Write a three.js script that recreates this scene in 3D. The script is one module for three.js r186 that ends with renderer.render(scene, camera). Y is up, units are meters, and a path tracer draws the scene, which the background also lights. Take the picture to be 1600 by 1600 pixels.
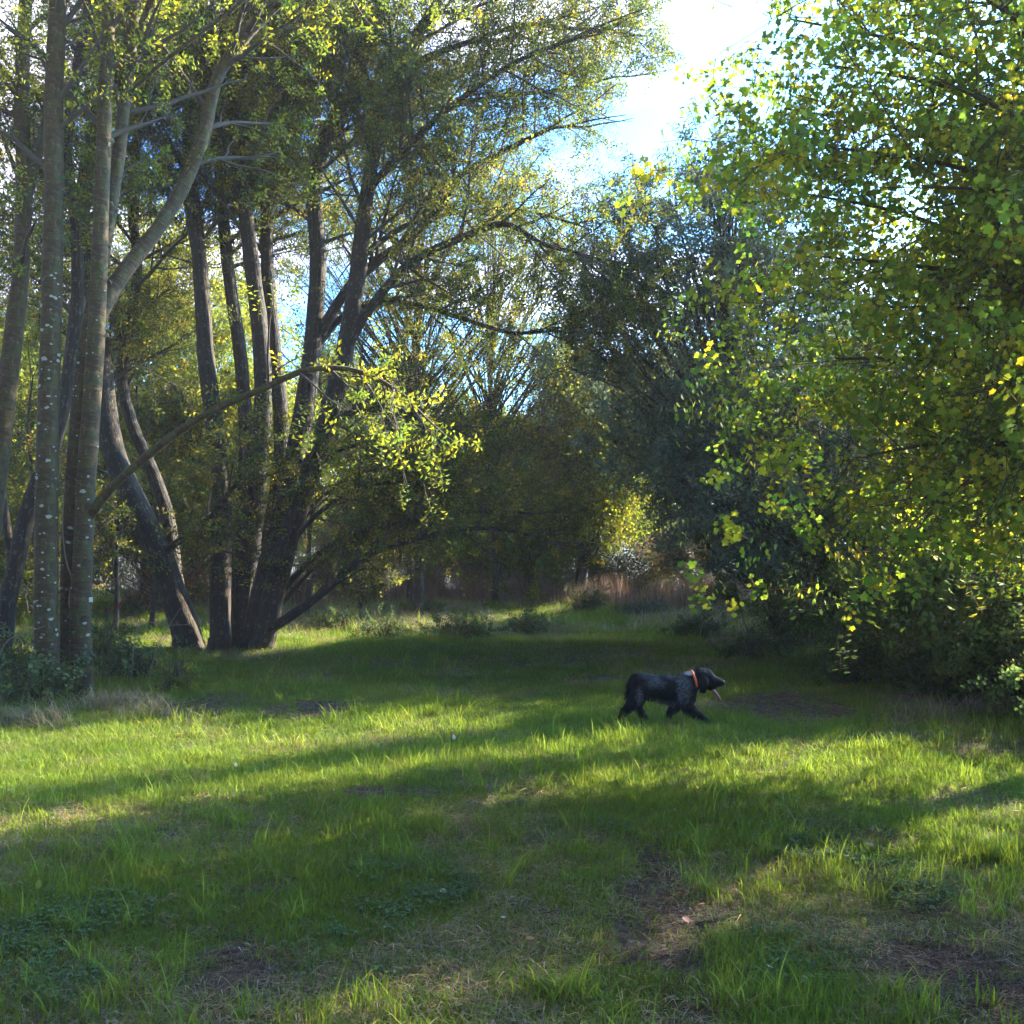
import * as THREE from 'three';
import { Sky } from 'three/addons/objects/Sky.js';
import { MarchingCubes } from 'three/addons/objects/MarchingCubes.js';
import { mergeVertices } from 'three/addons/utils/BufferGeometryUtils.js';

// ───────────────────────── camera, sky, sun, exposure ─────────────────────────
const scene = new THREE.Scene();
const F = 1570, EYE = 1.55, TH = Math.atan(60 / F);          // focal length in photo pixels, eye height, upward tilt
const camera = new THREE.PerspectiveCamera(2 * Math.atan(800 / F) * 180 / Math.PI, 1, 0.1, 600);
camera.position.set(0, EYE, 0);
camera.rotation.x = TH;

const SUN_AZ = 53 * Math.PI / 180, SUN_EL = 29 * Math.PI / 180;   // to the right of the view, low
const sunDir = new THREE.Vector3(Math.sin(SUN_AZ) * Math.cos(SUN_EL), Math.sin(SUN_EL), -Math.cos(SUN_AZ) * Math.cos(SUN_EL));
const sky = new Sky();
sky.scale.setScalar(500);
Object.assign(sky.material.uniforms.turbidity, { value: 9 });
sky.material.uniforms.rayleigh.value = 1.0;
sky.material.uniforms.mieCoefficient.value = 0.007;
sky.material.uniforms.mieDirectionalG.value = 0.75;
sky.material.uniforms.sunPosition.value.copy(sunDir);
sky.name = 'sky'; sky.userData.kind = 'structure';
scene.add(sky);
scene.environmentIntensity = 0.18;
const sun = new THREE.DirectionalLight(new THREE.Color().setRGB(1, 0.86, 0.64), 5);
sun.position.copy(sunDir).multiplyScalar(60); sun.name = 'sun';
sun.shadow.mapSize.set(4096, 4096); sun.shadow.radius = 1;
Object.assign(sun.shadow.camera, { left: -35, right: 35, top: 35, bottom: -35, near: 1, far: 160 });
scene.add(sun, sun.target);
const renderer = new THREE.WebGLRenderer();
renderer.toneMapping = THREE.LinearToneMapping;
renderer.toneMappingExposure = 9;
scene.fog = new THREE.FogExp2(0xf2f4ff, 0.0006);
renderer.shadowMap.enabled = true;

// ───────────────────────── helpers ─────────────────────────
const V = (x, y, z) => new THREE.Vector3(x, y, z);
function mulberry(a) { return () => { a = (a + 0x6d2b79f5) | 0; let t = Math.imul(a ^ (a >>> 15), 1 | a); t = (t + Math.imul(t ^ (t >>> 7), 61 | t)) ^ t; return ((t ^ (t >>> 14)) >>> 0) / 4294967296; }; }
const clamp = (x, a, b) => Math.max(a, Math.min(b, x)), smooth = (a, b, x) => { x = clamp((x - a) / (b - a), 0, 1); return x * x * (3 - 2 * x); };
const lerp = (a, b, t) => a + (b - a) * t;
function hash(ix, iy, s) { let h = Math.imul(ix, 374761393) ^ Math.imul(iy, 668265263) ^ Math.imul(s, 2147483647 ^ 0x5bd1e995); h = Math.imul(h ^ (h >>> 13), 1274126177); return ((h ^ (h >>> 16)) >>> 0) / 4294967296; }
function noise(x, y, s = 0, per = 0) {
  let ix = Math.floor(x), iy = Math.floor(y); const fx = x - ix, fy = y - iy, u = fx * fx * (3 - 2 * fx), v = fy * fy * (3 - 2 * fy);
  const w = per ? (k) => ((k % per) + per) % per : (k) => k;
  return lerp(lerp(hash(w(ix), w(iy), s), hash(w(ix + 1), w(iy), s), u), lerp(hash(w(ix), w(iy + 1), s), hash(w(ix + 1), w(iy + 1), s), u), v);
}
const fbm = (x, y, s = 0, oct = 4, per = 0) => { let a = 0, k = 0.5, f = 1; for (let i = 0; i < oct; i++) { a += k * noise(x * f, y * f, s + i, per * f); k /= 2; f *= 2; } return a / (1 - Math.pow(0.5, oct)); };

// height of the ground at x metres to the right, d metres ahead
function H(x, d) {
  let h = 0.10 * (fbm(x * 0.35 + 7, d * 0.35, 3, 3) - 0.5) + 0.035 * (fbm(x * 1.7, d * 1.7, 9, 2) - 0.5);
  h *= smooth(1, 4, d);
  h += 0.16 * Math.exp(-(((x + 0.6) / 2.6) ** 2) - (((d - 15.6) / 1.6) ** 2));          // low hummock in the clearing
  h += 0.022 * Math.max(0, d - 17) * smooth(17, 24, d);
  h += smooth(36, 100, d) * (3.6 - 0.022 * (Math.min(d, 100) - 17)) + Math.max(0, d - 100) * 0.03;
  h += 0.25 * smooth(3.6, 6.5, x) * smooth(8, 12, d) * (1 - smooth(30, 40, d));
  return h;
}
// a point of the photograph at a given distance ahead, and the ground under a point of the photograph
function P(px, py, d) {
  const x = (px - 800) / F, y = (800 - py) / F, yy = y * Math.cos(TH) + Math.sin(TH), zz = y * Math.sin(TH) - Math.cos(TH), t = d / -zz;
  return V(x * t, EYE + yy * t, -d);
}
function G(px, py) { let lo = 2, hi = 60; for (let i = 0; i < 40; i++) { const m = (lo + hi) / 2, p = P(px, py, m); if (p.y > H(p.x, m)) lo = m; else hi = m; } const p = P(px, py, lo); return [p.x, lo]; }
const ground = (x, d, up = 0) => V(x, H(x, d) + up, -d);

const used = new Map();
function named(n) { const k = used.get(n) ?? 0; used.set(n, k + 1); return k ? n + '_' + String(k).padStart(3, '0') : n; }
function thing(name, label, category, pos = V(0, 0, 0), group) {
  const o = new THREE.Group(); o.name = named(name); o.position.copy(pos); o.userData = { label, category }; if (group) o.userData.group = group; scene.add(o); return o;
}
function part(parent, name, geo, mat, kind) { const m = new THREE.Mesh(geo, mat); m.name = name; if (kind) m.userData.kind = kind; parent.add(m); return m; }

class Buf {                                         // collects triangles
  constructor(color) { this.p = []; this.n = []; this.uv = []; this.c = color ? [] : null; this.i = []; }
  get count() { return this.p.length / 3; }
  v(p, n, u, w, c) { this.p.push(p.x, p.y, p.z); this.n.push(n.x, n.y, n.z); this.uv.push(u, w); if (this.c) this.c.push(c[0], c[1], c[2]); return this.count - 1; }
  tri(a, b, c) { this.i.push(a, b, c); }
  geo(origin) {
    const g = new THREE.BufferGeometry(), p = new Float32Array(this.p);
    if (origin) for (let i = 0; i < p.length; i += 3) { p[i] -= origin.x; p[i + 1] -= origin.y; p[i + 2] -= origin.z; }
    g.setAttribute('position', new THREE.BufferAttribute(p, 3));
    g.setAttribute('normal', new THREE.BufferAttribute(new Float32Array(this.n), 3));
    g.setAttribute('uv', new THREE.BufferAttribute(new Float32Array(this.uv), 2));
    if (this.c) g.setAttribute('color', new THREE.BufferAttribute(new Float32Array(this.c), 3));
    g.setIndex(new THREE.BufferAttribute(new Uint32Array(this.i), 1));
    return g;
  }
}
// a round tube through points with a radius at each; lumpy gives a stem its uneven girth
function tube(b, pts, rad, sides = 6, lumpy = 0, seed = 1, col) {
  const n = pts.length; let nx = V(1, 0, 0), len = 0;
  const t0 = V().subVectors(pts[1], pts[0]).normalize();
  if (Math.abs(t0.x) > 0.8) nx = V(0, 0, 1);
  const start = b.count, T = V(), B = V(), N = V(), q = V();
  for (let i = 0; i < n; i++) {
    T.subVectors(pts[Math.min(n - 1, i + 1)], pts[Math.max(0, i - 1)]).normalize();
    nx.addScaledVector(T, -nx.dot(T)).normalize(); B.crossVectors(T, nx);
    if (i) len += pts[i].distanceTo(pts[i - 1]);
    for (let k = 0; k <= sides; k++) {
      const a = k / sides * Math.PI * 2, c = Math.cos(a), s = Math.sin(a);
      const r = rad[i] * (1 + lumpy * (noise((k % sides) * 1.3 + seed * 7.1, len * 3.1, seed) - 0.5) * 2);
      N.set(0, 0, 0).addScaledVector(nx, c).addScaledVector(B, s);
      q.copy(pts[i]).addScaledVector(N, r);
      b.v(q, N, k / sides * Math.max(1, Math.round(rad[0] * 6.28 / 0.3)) , len / 0.6, col);
    }
  }
  const w = sides + 1;
  for (let i = 0; i < n - 1; i++) for (let k = 0; k < sides; k++) { const a = start + i * w + k; b.tri(a, a + 1, a + w); b.tri(a + 1, a + w + 1, a + w); }
  const tip = b.v(pts[n - 1].clone().addScaledVector(T, rad[n - 1]), T, 0, len / 0.6, col), last = start + (n - 1) * w;
  for (let k = 0; k < sides; k++) b.tri(last + k, last + k + 1, tip);
}
function spline(ctrl, n, rad) {                       // ctrl: Vector3[]; rad: number[] of the same length
  const c = new THREE.CatmullRomCurve3(ctrl, false, 'centripetal'), pts = [], rs = [];
  for (let i = 0; i <= n; i++) { const t = i / n; pts.push(c.getPoint(t)); const f = t * (rad.length - 1), k = Math.min(rad.length - 2, Math.floor(f)); rs.push(lerp(rad[k], rad[k + 1], f - k)); }
  return [pts, rs];
}
const rv = (r) => { const z = r() * 2 - 1, a = r() * 6.2832, s = Math.sqrt(1 - z * z); return V(s * Math.cos(a), z, s * Math.sin(a)); };
const gauss = (r) => (r() + r() + r() + r() - 2) * 0.87;

// ───────────────────────── textures and materials ─────────────────────────
function dataTex(w, fn, srgb = true) {
  const d = new Uint8Array(w * w * 4);
  for (let y = 0; y < w; y++) for (let x = 0; x < w; x++) { const c = fn(x / w, y / w), o = (y * w + x) * 4; for (let k = 0; k < 3; k++) d[o + k] = clamp(c[k], 0, 1) * 255; d[o + 3] = 255; }
  const t = new THREE.DataTexture(d, w, w); t.wrapS = t.wrapT = THREE.RepeatWrapping; t.magFilter = THREE.LinearFilter; t.minFilter = THREE.LinearMipmapLinearFilter; t.generateMipmaps = true;
  if (srgb) t.colorSpace = THREE.SRGBColorSpace; t.needsUpdate = true; return t;
}
const barkH = (u, v, s) => { const f = fbm(u * 16, v * 5, s, 4, 0) ; const ridge = Math.abs(fbm((u + 0.06 * noise(u * 4, v * 4, s + 8, 4)) * 12, v * 3, s + 3, 3, 0) - 0.5) * 2; return clamp(0.35 * fbm(u * 16, v * 4, s, 4, 4) + 0.65 * Math.pow(ridge, 0.6), 0, 1); };
const tile = (fn) => (u, v) => { const a = fn(u, v), b = fn(u - 1, v), c = fn(u, v - 1), d = fn(u - 1, v - 1), x = smooth(0.8, 1, u), y = smooth(0.8, 1, v); return lerp(lerp(a, b, x), lerp(c, d, x), y); };
const roughH = tile((u, v) => barkH(u + 3, v + 3, 11)), smoothH = tile((u, v) => 0.6 * fbm(u * 6 + 9, v * 14 + 9, 31, 4) + 0.4 * noise(u * 3 + 5, v * 40 + 5, 33));
const lich = tile((u, v) => fbm(u * 9 + 4, v * 18 + 4, 51, 3)), green = tile((u, v) => fbm(u * 3 + 4, v * 4 + 4, 61, 3));
const barkRough = dataTex(384, (u, v) => { const h = roughH(u, v), g = green(u, v), l = smooth(0.68, 0.74, lich(u, v)); const c = [lerp(0.13, 0.34, h), lerp(0.105, 0.29, h), lerp(0.08, 0.23, h)]; const m = smooth(0.5, 0.7, g) * 0.5; return [lerp(lerp(c[0], 0.24, m), 0.5, l * 0.5), lerp(lerp(c[1], 0.26, m), 0.5, l * 0.5), lerp(lerp(c[2], 0.13, m), 0.43, l * 0.5)]; });
const barkRoughB = dataTex(384, (u, v) => { const h = roughH(u, v); return [h, h, h]; }, false);
const barkSmooth = dataTex(384, (u, v) => { const h = smoothH(u, v), g = green(u, v), l = 0.25 * smooth(0.66, 0.8, lich(u, v)); const c = [lerp(0.19, 0.36, h), lerp(0.155, 0.295, h), lerp(0.085, 0.18, h)]; const m = smooth(0.42, 0.6, g) * 0.75; return [lerp(lerp(c[0], 0.29, m), 0.6, l), lerp(lerp(c[1], 0.30, m), 0.61, l), lerp(lerp(c[2], 0.14, m), 0.54, l)]; });
const barkSmoothB = dataTex(384, (u, v) => { const h = smoothH(u, v); return [h, h, h]; }, false);
const std = (o) => new THREE.MeshStandardMaterial({ roughness: 0.95, metalness: 0, ...o });
const M = {
  barkRough: std({ color: new THREE.Color().setRGB(0.7, 0.66, 0.6), map: barkRough, bumpMap: barkRoughB, bumpScale: 0.02 }),
  barkSmooth: std({ color: new THREE.Color().setRGB(0.72, 0.64, 0.46), map: barkSmooth, bumpMap: barkSmoothB, bumpScale: 0.014 }),
  twig: std({ color: new THREE.Color().setRGB(0.05, 0.037, 0.024) }),
  twigPale: std({ color: new THREE.Color().setRGB(0.16, 0.125, 0.085) }),
  deadWood: std({ map: barkRough, bumpMap: barkRoughB, bumpScale: 0.01, color: new THREE.Color().setRGB(1.6, 1.45, 1.3) }),
  lichen: std({ color: new THREE.Color().setRGB(0.24, 0.24, 0.19) }),
};
const leafMat = (t, coat = 0, spec = 0.15) => new THREE.MeshPhysicalMaterial({ color: 0xffffff, vertexColors: true, roughness: 1, metalness: 0, transmission: t, thickness: 0, specularIntensity: spec, clearcoat: coat, clearcoatRoughness: 0.38, side: THREE.DoubleSide });
M.leaf = leafMat(0.55, 0.06); M.leafBig = leafMat(0.65, 0.06); M.leafGrey = leafMat(0.3, 0.05); M.leafGloss = leafMat(0.35, 0.25); M.clover = leafMat(0.45, 0.02, 0.2); M.grass = leafMat(0.55, 0.06); M.straw = leafMat(0.3, 0, 0.3);

// ───────────────────────── leaves and twigs ─────────────────────────
const Z3 = V(0, 0, 0);
// every leaf: base at o, blade along dir, face turned to nrm
function placeLeaf(b, kind, o, dir, nrm, L, W, c, r) {
  const y = dir.clone().normalize(), x = V().crossVectors(y, nrm).normalize(), z = V().crossVectors(x, y);
  const at = (u, v, w) => o.clone().addScaledVector(x, u).addScaledVector(y, v).addScaledVector(z, w);
  const fan = (ring, mid) => { const n0 = z; const m = b.v(mid, n0, 0, 0, c), first = b.count; for (const q of ring) b.v(q, n0, 0, 0, c); for (let k = 0; k < ring.length; k++) b.tri(m, first + k, first + (k + 1) % ring.length); };
  const f = 0.10 + 0.18 * r(), dr = (0.1 + 0.25 * r()) * L;
  if (kind === 'small') {                             // two faces folded along the midrib
    const h = W * f, A = at(0, 0, 0), T = at(0, L, -dr * 0.6), l = at(-W / 2, L * 0.48, h), q = at(W / 2, L * 0.48, h);
    const nl = V().crossVectors(V().subVectors(l, A), V().subVectors(T, A)).normalize().negate(), nr = V().crossVectors(V().subVectors(q, A), V().subVectors(T, A)).normalize();
    const a = b.v(A, nl, 0, 0, c), t = b.v(T, nl, 0, 0, c), ll = b.v(l, nl, 0, 0, c), a2 = b.v(A, nr, 0, 0, c), t2 = b.v(T, nr, 0, 0, c), rr = b.v(q, nr, 0, 0, c);
    b.tri(a, t, ll); b.tri(a2, rr, t2);
  } else if (kind === 'oval') {
    const rows = [[0.22, 0.36], [0.5, 0.5], [0.78, 0.34]], h = W * f;
    const A = b.v(at(0, 0, 0), z, 0, 0, c); let pl, pm, pr;
    rows.forEach(([v, w], k) => {
      const dz = -dr * v * v, l = b.v(at(-W * w, L * v, dz + h * w * 2), z.clone().addScaledVector(x, 0.4).normalize(), 0, 0, c), m = b.v(at(0, L * v, dz), z, 0, 0, c), q = b.v(at(W * w, L * v, dz + h * w * 2), z.clone().addScaledVector(x, -0.4).normalize(), 0, 0, c);
      if (!k) { b.tri(A, m, l); b.tri(A, q, m); } else { b.tri(pl, pm, m); b.tri(pl, m, l); b.tri(pm, pr, q); b.tri(pm, q, m); }
      pl = l; pm = m; pr = q;
    });
    const t = b.v(at(0, L, -dr), z, 0, 0, c); b.tri(pl, pm, t); b.tri(pm, pr, t);
  } else {                                            // lobed outlines: [angle in degrees, radius]
    const out = kind === 'maple' ? [[-90, .14], [-40, .5], [-14, .68], [8, .6], [28, .9], [42, .86], [62, .66], [80, .93], [90, 1.0], [100, .93], [118, .66], [138, .86], [152, .9], [172, .6], [194, .68], [220, .5]]
      : [[-90, .08], [-45, .6], [-8, .85], [28, .55], [60, .7], [90, 1.1], [120, .7], [152, .55], [188, .85], [225, .6]];
    const cup = (f - 0.15) * 2.2;
    fan(out.map(([a, q]) => { const g = a * Math.PI / 180, u = Math.cos(g) * q, v = Math.sin(g) * q; return at(u * W / 2, L * 0.4 + v * L * 0.55, cup * W * 0.5 * u * u * (0.6 + 0.4 * r()) - dr * 0.7 * Math.max(0, v)); }), at(0, L * 0.4, 0));
  }
}
const tone = (r, set) => { const k = set[Math.floor(r() * set.length)], s = 0.8 + 0.4 * r(); return [k[0] * s, k[1] * s, k[2] * s]; };
const NEUTRAL = [[1, 1, 1], [0.9, 1, 0.9], [1.15, 1.08, 0.85], [1, 1, 1.05]];
const AUTUMN = [...NEUTRAL, ...NEUTRAL, [1.7, 1.4, 0.8], [1.4, 1.25, 0.9], [1.4, 1.0, 0.8]];
// a leafy twig along +y
function twigGeo(kind, n, len, L, W, set, seed, spread = 1) {
  const r = mulberry(seed), b = new Buf(true), bark = [0.75, 0.5, 0.9];
  const mid = V(0.04 * gauss(r), len * 0.5, 0.04 * gauss(r)), end = V(0.08 * gauss(r), len, 0.08 * gauss(r));
  tube(b, [Z3, mid, end], [0.004, 0.003, 0.0015], 3, 0, 1, bark);
  for (let k = 0; k < n; k++) {
    const t = 0.12 + 0.88 * (k + r() * 0.6) / n, o = t < 0.5 ? mid.clone().multiplyScalar(t * 2) : mid.clone().lerp(end, t * 2 - 1);
    const a = k * 2.4 + r() * 0.9, out = V(Math.cos(a), 0.35 + 0.5 * r(), Math.sin(a)).normalize(), s = 0.7 + 0.5 * r();
    const nn = V(gauss(r) * 0.6, 1, gauss(r) * 0.6).addScaledVector(out, -0.4 * r()).normalize();
    const pet = out.clone().multiplyScalar(L * 0.35 * spread * (0.4 + r()));
    placeLeaf(b, kind, o.clone().add(pet), out.clone().add(V(0, -0.5 * r(), 0)), nn, L * s, W * s, tone(r, set), r);
  }
  return b.geo();
}
// a spray: several leafy shoots of one bough, for crowns farther off
function sprayGeo(kind, n, R, L, W, set, seed) {
  const r = mulberry(seed), b = new Buf(true);
  for (let k = 0; k < 5; k++) { const d = rv(r); d.y = Math.abs(d.y) * 0.6; d.normalize().multiplyScalar(R * (0.6 + 0.4 * r())); tube(b, [Z3, d.clone().multiplyScalar(0.5).add(V(0, 0.03, 0)), d], [0.006, 0.004, 0.002], 3, 0, 1, [0.75, 0.5, 0.9]); }
  for (let k = 0; k < n; k++) {
    const o = rv(r).multiplyScalar(R * Math.cbrt(0.08 + 0.92 * r())); o.y *= 0.75;
    const d = rv(r); d.y -= 0.3; const s = 0.7 + 0.6 * r();
    placeLeaf(b, kind, o, d, V(gauss(r) * 0.8, 1, gauss(r) * 0.8).normalize(), L * s, W * s, tone(r, set), r);
  }
  return b.geo();
}
const LEAF = {
  sallow: [twigGeo('small', 16, 0.30, 0.052, 0.028, AUTUMN, 1, 1.2), twigGeo('small', 14, 0.34, 0.058, 0.03, AUTUMN, 2, 1.2)],
  willow: [twigGeo('small', 22, 0.30, 0.072, 0.026, NEUTRAL, 3), twigGeo('small', 20, 0.34, 0.07, 0.026, NEUTRAL, 4)],
  maple: [twigGeo('maple', 10, 0.28, 0.068, 0.07, AUTUMN, 5, 1.4), twigGeo('maple', 9, 0.32, 0.08, 0.085, NEUTRAL, 6, 1.3)],
  ash: [twigGeo('oval', 14, 0.34, 0.075, 0.036, NEUTRAL, 7, 1.2)],
  spray: [sprayGeo('small', 46, 0.42, 0.085, 0.05, AUTUMN, 8), sprayGeo('small', 46, 0.42, 0.085, 0.05, NEUTRAL, 9)],
  thorn: [twigGeo('oval', 16, 0.26, 0.042, 0.03, NEUTRAL, 10, 1.2)],
  bramble: [twigGeo('oval', 15, 0.26, 0.06, 0.044, NEUTRAL, 12, 1.6)],
};
// crown: one instanced mass of twigs; items are [position, direction, size, colour]
function crown(parent, geo, mat, items, name = 'crown') {
  const m = new THREE.InstancedMesh(geo, mat, items.length), q = new THREE.Quaternion(), s = V(1, 1, 1), X = new THREE.Matrix4(), col = new THREE.Color(), up = V(0, 1, 0), tw = new THREE.Quaternion();
  items.forEach(([p, d, sc, c, spin], k) => { q.setFromUnitVectors(up, d); tw.setFromAxisAngle(up, spin); q.multiply(tw); X.compose(p.clone().sub(parent.position), q, s.setScalar(sc)); m.setMatrixAt(k, X); m.setColorAt(k, col.setRGB(c[0], c[1], c[2])); });
  m.name = name; m.userData.kind = 'stuff'; parent.add(m); return m;
}
const vary = (r, c, s = 0.25) => { const k = 1 + s * (r() * 2 - 1), h = (r() - 0.5) * s; return [c[0] * k * (1 + h), c[1] * k, c[2] * k * (1 - h)]; };

// ───────────────────────── growing branches ─────────────────────────
// o: step, wobble, rise, kids per metre, angle, ratio per level; leaves every leafStep metres on the last level
function grow(b, items, p0, d0, len, rad, lvl, o, r) {
  if (o.keep && (o.keep(p0) < 0.5 || (lvl > 0 ? [0.5, 0.9] : [0.5]).some((t) => o.keep(p0.clone().addScaledVector(d0, len * t)) < 0.5))) return;
  const thin = o.thin ?? 0.0025;
  const n = Math.max(3, Math.min(9, Math.round(len / o.step[lvl]))), pts = [p0.clone()], rs = [rad], d = d0.clone().normalize(), dirs = [d.clone()];
  for (let i = 1; i <= n; i++) {
    d.addScaledVector(rv(r), o.wob[lvl]); d.y += o.rise[lvl] * len / n; d.normalize();
    pts.push(pts[i - 1].clone().addScaledVector(d, len / n)); dirs.push(d.clone()); rs.push(Math.max(thin * 0.8, lerp(rad, rad * 0.25, i / n)));
  }
  tube(b, pts, rs, lvl === 0 ? 6 : lvl === 1 ? 4 : 3);
  const at = (t) => { const f = t * n, k = Math.min(n - 1, Math.floor(f)); return [pts[k].clone().lerp(pts[k + 1], f - k), dirs[k + 1], lerp(rs[k], rs[k + 1], f - k)]; };
  if (lvl < o.levels - 1) {
    const kids = Math.round(len * o.kids[lvl] * (0.8 + 0.4 * r()));
    for (let k = 0; k < kids; k++) {
      const t = lerp(o.from[lvl], 1, (k + r()) / kids), [p, dd, rr] = at(t), side = rv(r); side.addScaledVector(dd, -side.dot(dd)).normalize();
      const a = o.ang[lvl] * (0.6 + 0.8 * r()), cd = dd.clone().multiplyScalar(Math.cos(a)).addScaledVector(side, Math.sin(a));
      grow(b, items, p, cd, len * o.ratio[lvl] * (1 - 0.45 * t) * (0.6 + 0.7 * r()), Math.max(thin, rr * 0.55), lvl + 1, o, r);
    }
  }
  if (lvl >= o.levels - 2 && o.leafStep) {
    const m = Math.max(1, Math.round(len / o.leafStep * (lvl === o.levels - 1 ? 1 : 0.4)));
    for (let k = 0; k < m; k++) {
      const [p, dd] = at((k + 0.3 + 0.7 * r()) / m); if (r() > (o.keep ? o.keep(p) : 1)) continue;
      const ld = dd.clone().addScaledVector(rv(r), 0.7); ld.y += o.leafUp ?? 0; ld.normalize();
      items.push([p, ld, (0.75 + 0.5 * r()) * (o.leafSize ?? 1), vary(r, o.tint(r, p)), r() * 6.28]);
    }
  }
}
const SKYGAP = (p) => {                                // the open slot between the two tree lines stays free of leaves
  const d = -p.z, x = 800 + F * p.x / d; const y = 860 - F * (p.y - EYE) / d;
  const rows = [[-60, 1020, 1160], [0, 1050, 1150], [60, 1062, 1125], [100, 1035, 1090], [150, 948, 1078], [200, 938, 1062], [245, 975, 1020], [262, 998, 1000]];
  const k = rows.findIndex((q) => q[0] > y); if (k < 1) return k === 0 ? 0.5 : 1;
  const t = (y - rows[k - 1][0]) / (rows[k][0] - rows[k - 1][0]), w = 40 * (noise(y * 0.04, x * 0.04, 77) - 0.5);
  return x > lerp(rows[k - 1][1], rows[k][1], t) + w && x < lerp(rows[k - 1][2], rows[k][2], t) + w ? 0 : 1;
};

// ───────────────────────── the ground ─────────────────────────
const DIRT = [[370, 1500, 70, 60], [1020, 1400, 45, 90], [1010, 1480, 60, 40], [1530, 1530, 150, 70], [330, 1105, 70, 22], [470, 1112, 70, 14], [1230, 1105, 110, 22], [1060, 1440, 50, 20], [620, 1240, 80, 14], [1100, 1590, 90, 30], [440, 1385, 60, 16], [1480, 1095, 120, 20]]
  .map(([px, py, w, h]) => { const [x, d] = G(px, py), [x2] = G(px + w, py), [, d2] = G(px, py - h); return [x, d, Math.abs(x2 - x), Math.abs(d2 - d)]; });
const dirt = (x, d) => { let m = 0; const wx = 0.35 * (fbm(x * 3, d * 3, 41, 3) - 0.5), wd = 0.35 * (fbm(x * 3 + 9, d * 3, 43, 3) - 0.5); for (const [cx, cd, rx, rd] of DIRT) { const q = ((x + wx - cx) / rx) ** 2 + ((d + wd - cd) / rd) ** 2; m = Math.max(m, 1 - smooth(0.35, 1.35, q)); } return m; };
{
  const b = new Buf(true), xs = [], ds = [];
  for (let d = -8; d < 420;) { ds.push(d); d += d < 22 ? (d < 1 ? 1 : 0.14) : d < 45 ? 0.6 : d < 120 ? 4 : 25; }
  const nx = 150;
  for (const d of ds) for (let k = 0; k <= nx; k++) {
    const u = k / nx * 2 - 1, x = Math.sign(u) * (Math.abs(u) * 11 + Math.pow(Math.abs(u), 5) * 260), e = 0.2;
    const n = V(H(x - e, d) - H(x + e, d), 2 * e, -(H(x, d - e) - H(x, d + e))).normalize();
    const f = fbm(x * 1.3, d * 1.3, 21, 4), s = dirt(x, d), field = smooth(66, 72, d + 3 * noise(x * 0.1, d * 0.1, 5));
    let c = [lerp(0.045, 0.085, f), lerp(0.05, 0.08, f), lerp(0.016, 0.03, f)];
    c = [lerp(c[0], 0.085, s), lerp(c[1], 0.066, s), lerp(c[2], 0.042, s)];
    c = [lerp(c[0], 0.44, field), lerp(c[1], 0.32, field), lerp(c[2], 0.25, field)];
    b.v(V(x, H(x, d), -d), n, x / 1.5, d / 1.5, c);
  }
  const w = nx + 1;
  for (let i = 0; i < ds.length - 1; i++) for (let k = 0; k < nx; k++) { const a = i * w + k; b.tri(a, a + 1, a + w); b.tri(a + 1, a + w + 1, a + w); }
  const crumb = tile((u, v) => 0.5 * fbm(u * 24 + 3, v * 24 + 3, 71, 4) + 0.5 * Math.abs(fbm(u * 10 + 3, v * 10 + 3, 75, 4) - 0.5) * 2);
  const map = dataTex(512, (u, v) => { const h = crumb(u, v), s = noise(u * 90, v * 90, 4) > 0.86 ? 0.25 : 0; return [0.55 + 0.45 * h + s, 0.55 + 0.45 * h + s * 0.9, 0.55 + 0.42 * h + s * 0.7]; });
  const bump = dataTex(512, (u, v) => { const h = crumb(u, v); return [h, h, h]; }, false);
  const g = new THREE.Mesh(b.geo(), std({ map, bumpMap: bump, bumpScale: 0.03, vertexColors: true, roughness: 1 }));
  g.name = 'ground'; g.userData = { kind: 'structure', label: 'clearing floor of soil and thatch under the grass' }; scene.add(g);
}

// ───────────────────────── trees on the left ─────────────────────────
const tintSallow = (r) => r() < 0.14 ? [0.22, 0.2, 0.022] : r() < 0.4 ? [0.115, 0.14, 0.02] : [0.07, 0.095, 0.02];
const stemPts = (list, d) => list.map(([px, py, dd = 0]) => P(px, py, d + dd));
function stem(b, list, d, w0, w1, sides = 9, n = 26, lump = 0.09, seed = 1) {
  const pts = stemPts(list, d), rad = pts.map((_, k) => lerp(w0, w1, k / (pts.length - 1)) * d / F / 2);
  const [p, r] = spline(pts, n, rad); tube(b, p, r, sides, lump, seed); return [p, r];
}
// side branches along a stem
function dress(b, items, p, rs, from, to, count, len, o, r, lean = V(0, 0, 0)) {
  for (let k = 0; k < count; k++) {
    const t = lerp(from, to, (k + r()) / count), f = t * (p.length - 1), i = Math.min(p.length - 2, Math.floor(f)), q = p[i].clone().lerp(p[i + 1], f - i), dd = V().subVectors(p[i + 1], p[i]).normalize();
    const side = rv(r).add(lean); side.addScaledVector(dd, -side.dot(dd)).normalize(); const a = 0.5 + 0.7 * r();
    grow(b, items, q, dd.clone().multiplyScalar(Math.cos(a)).addScaledVector(side, Math.sin(a)), len * (0.5 + 0.8 * r()), Math.min(rs[i] * 0.5, 0.035), 0, o, r);
  }
}
const seatOnGround = (list, d) => { const p = P(list[0][0], list[0][1], d + (list[0][2] ?? 0)); return p; };
const OPEN = { levels: 3, step: [0.3, 0.22, 0.15], wob: [0.16, 0.24, 0.3], rise: [0.10, 0.06, 0.02], kids: [5, 6.5], from: [0.1, 0.1], ang: [0.75, 0.8], ratio: [0.6, 0.55], leafStep: 0.19, keep: SKYGAP, tint: tintSallow };

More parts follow.
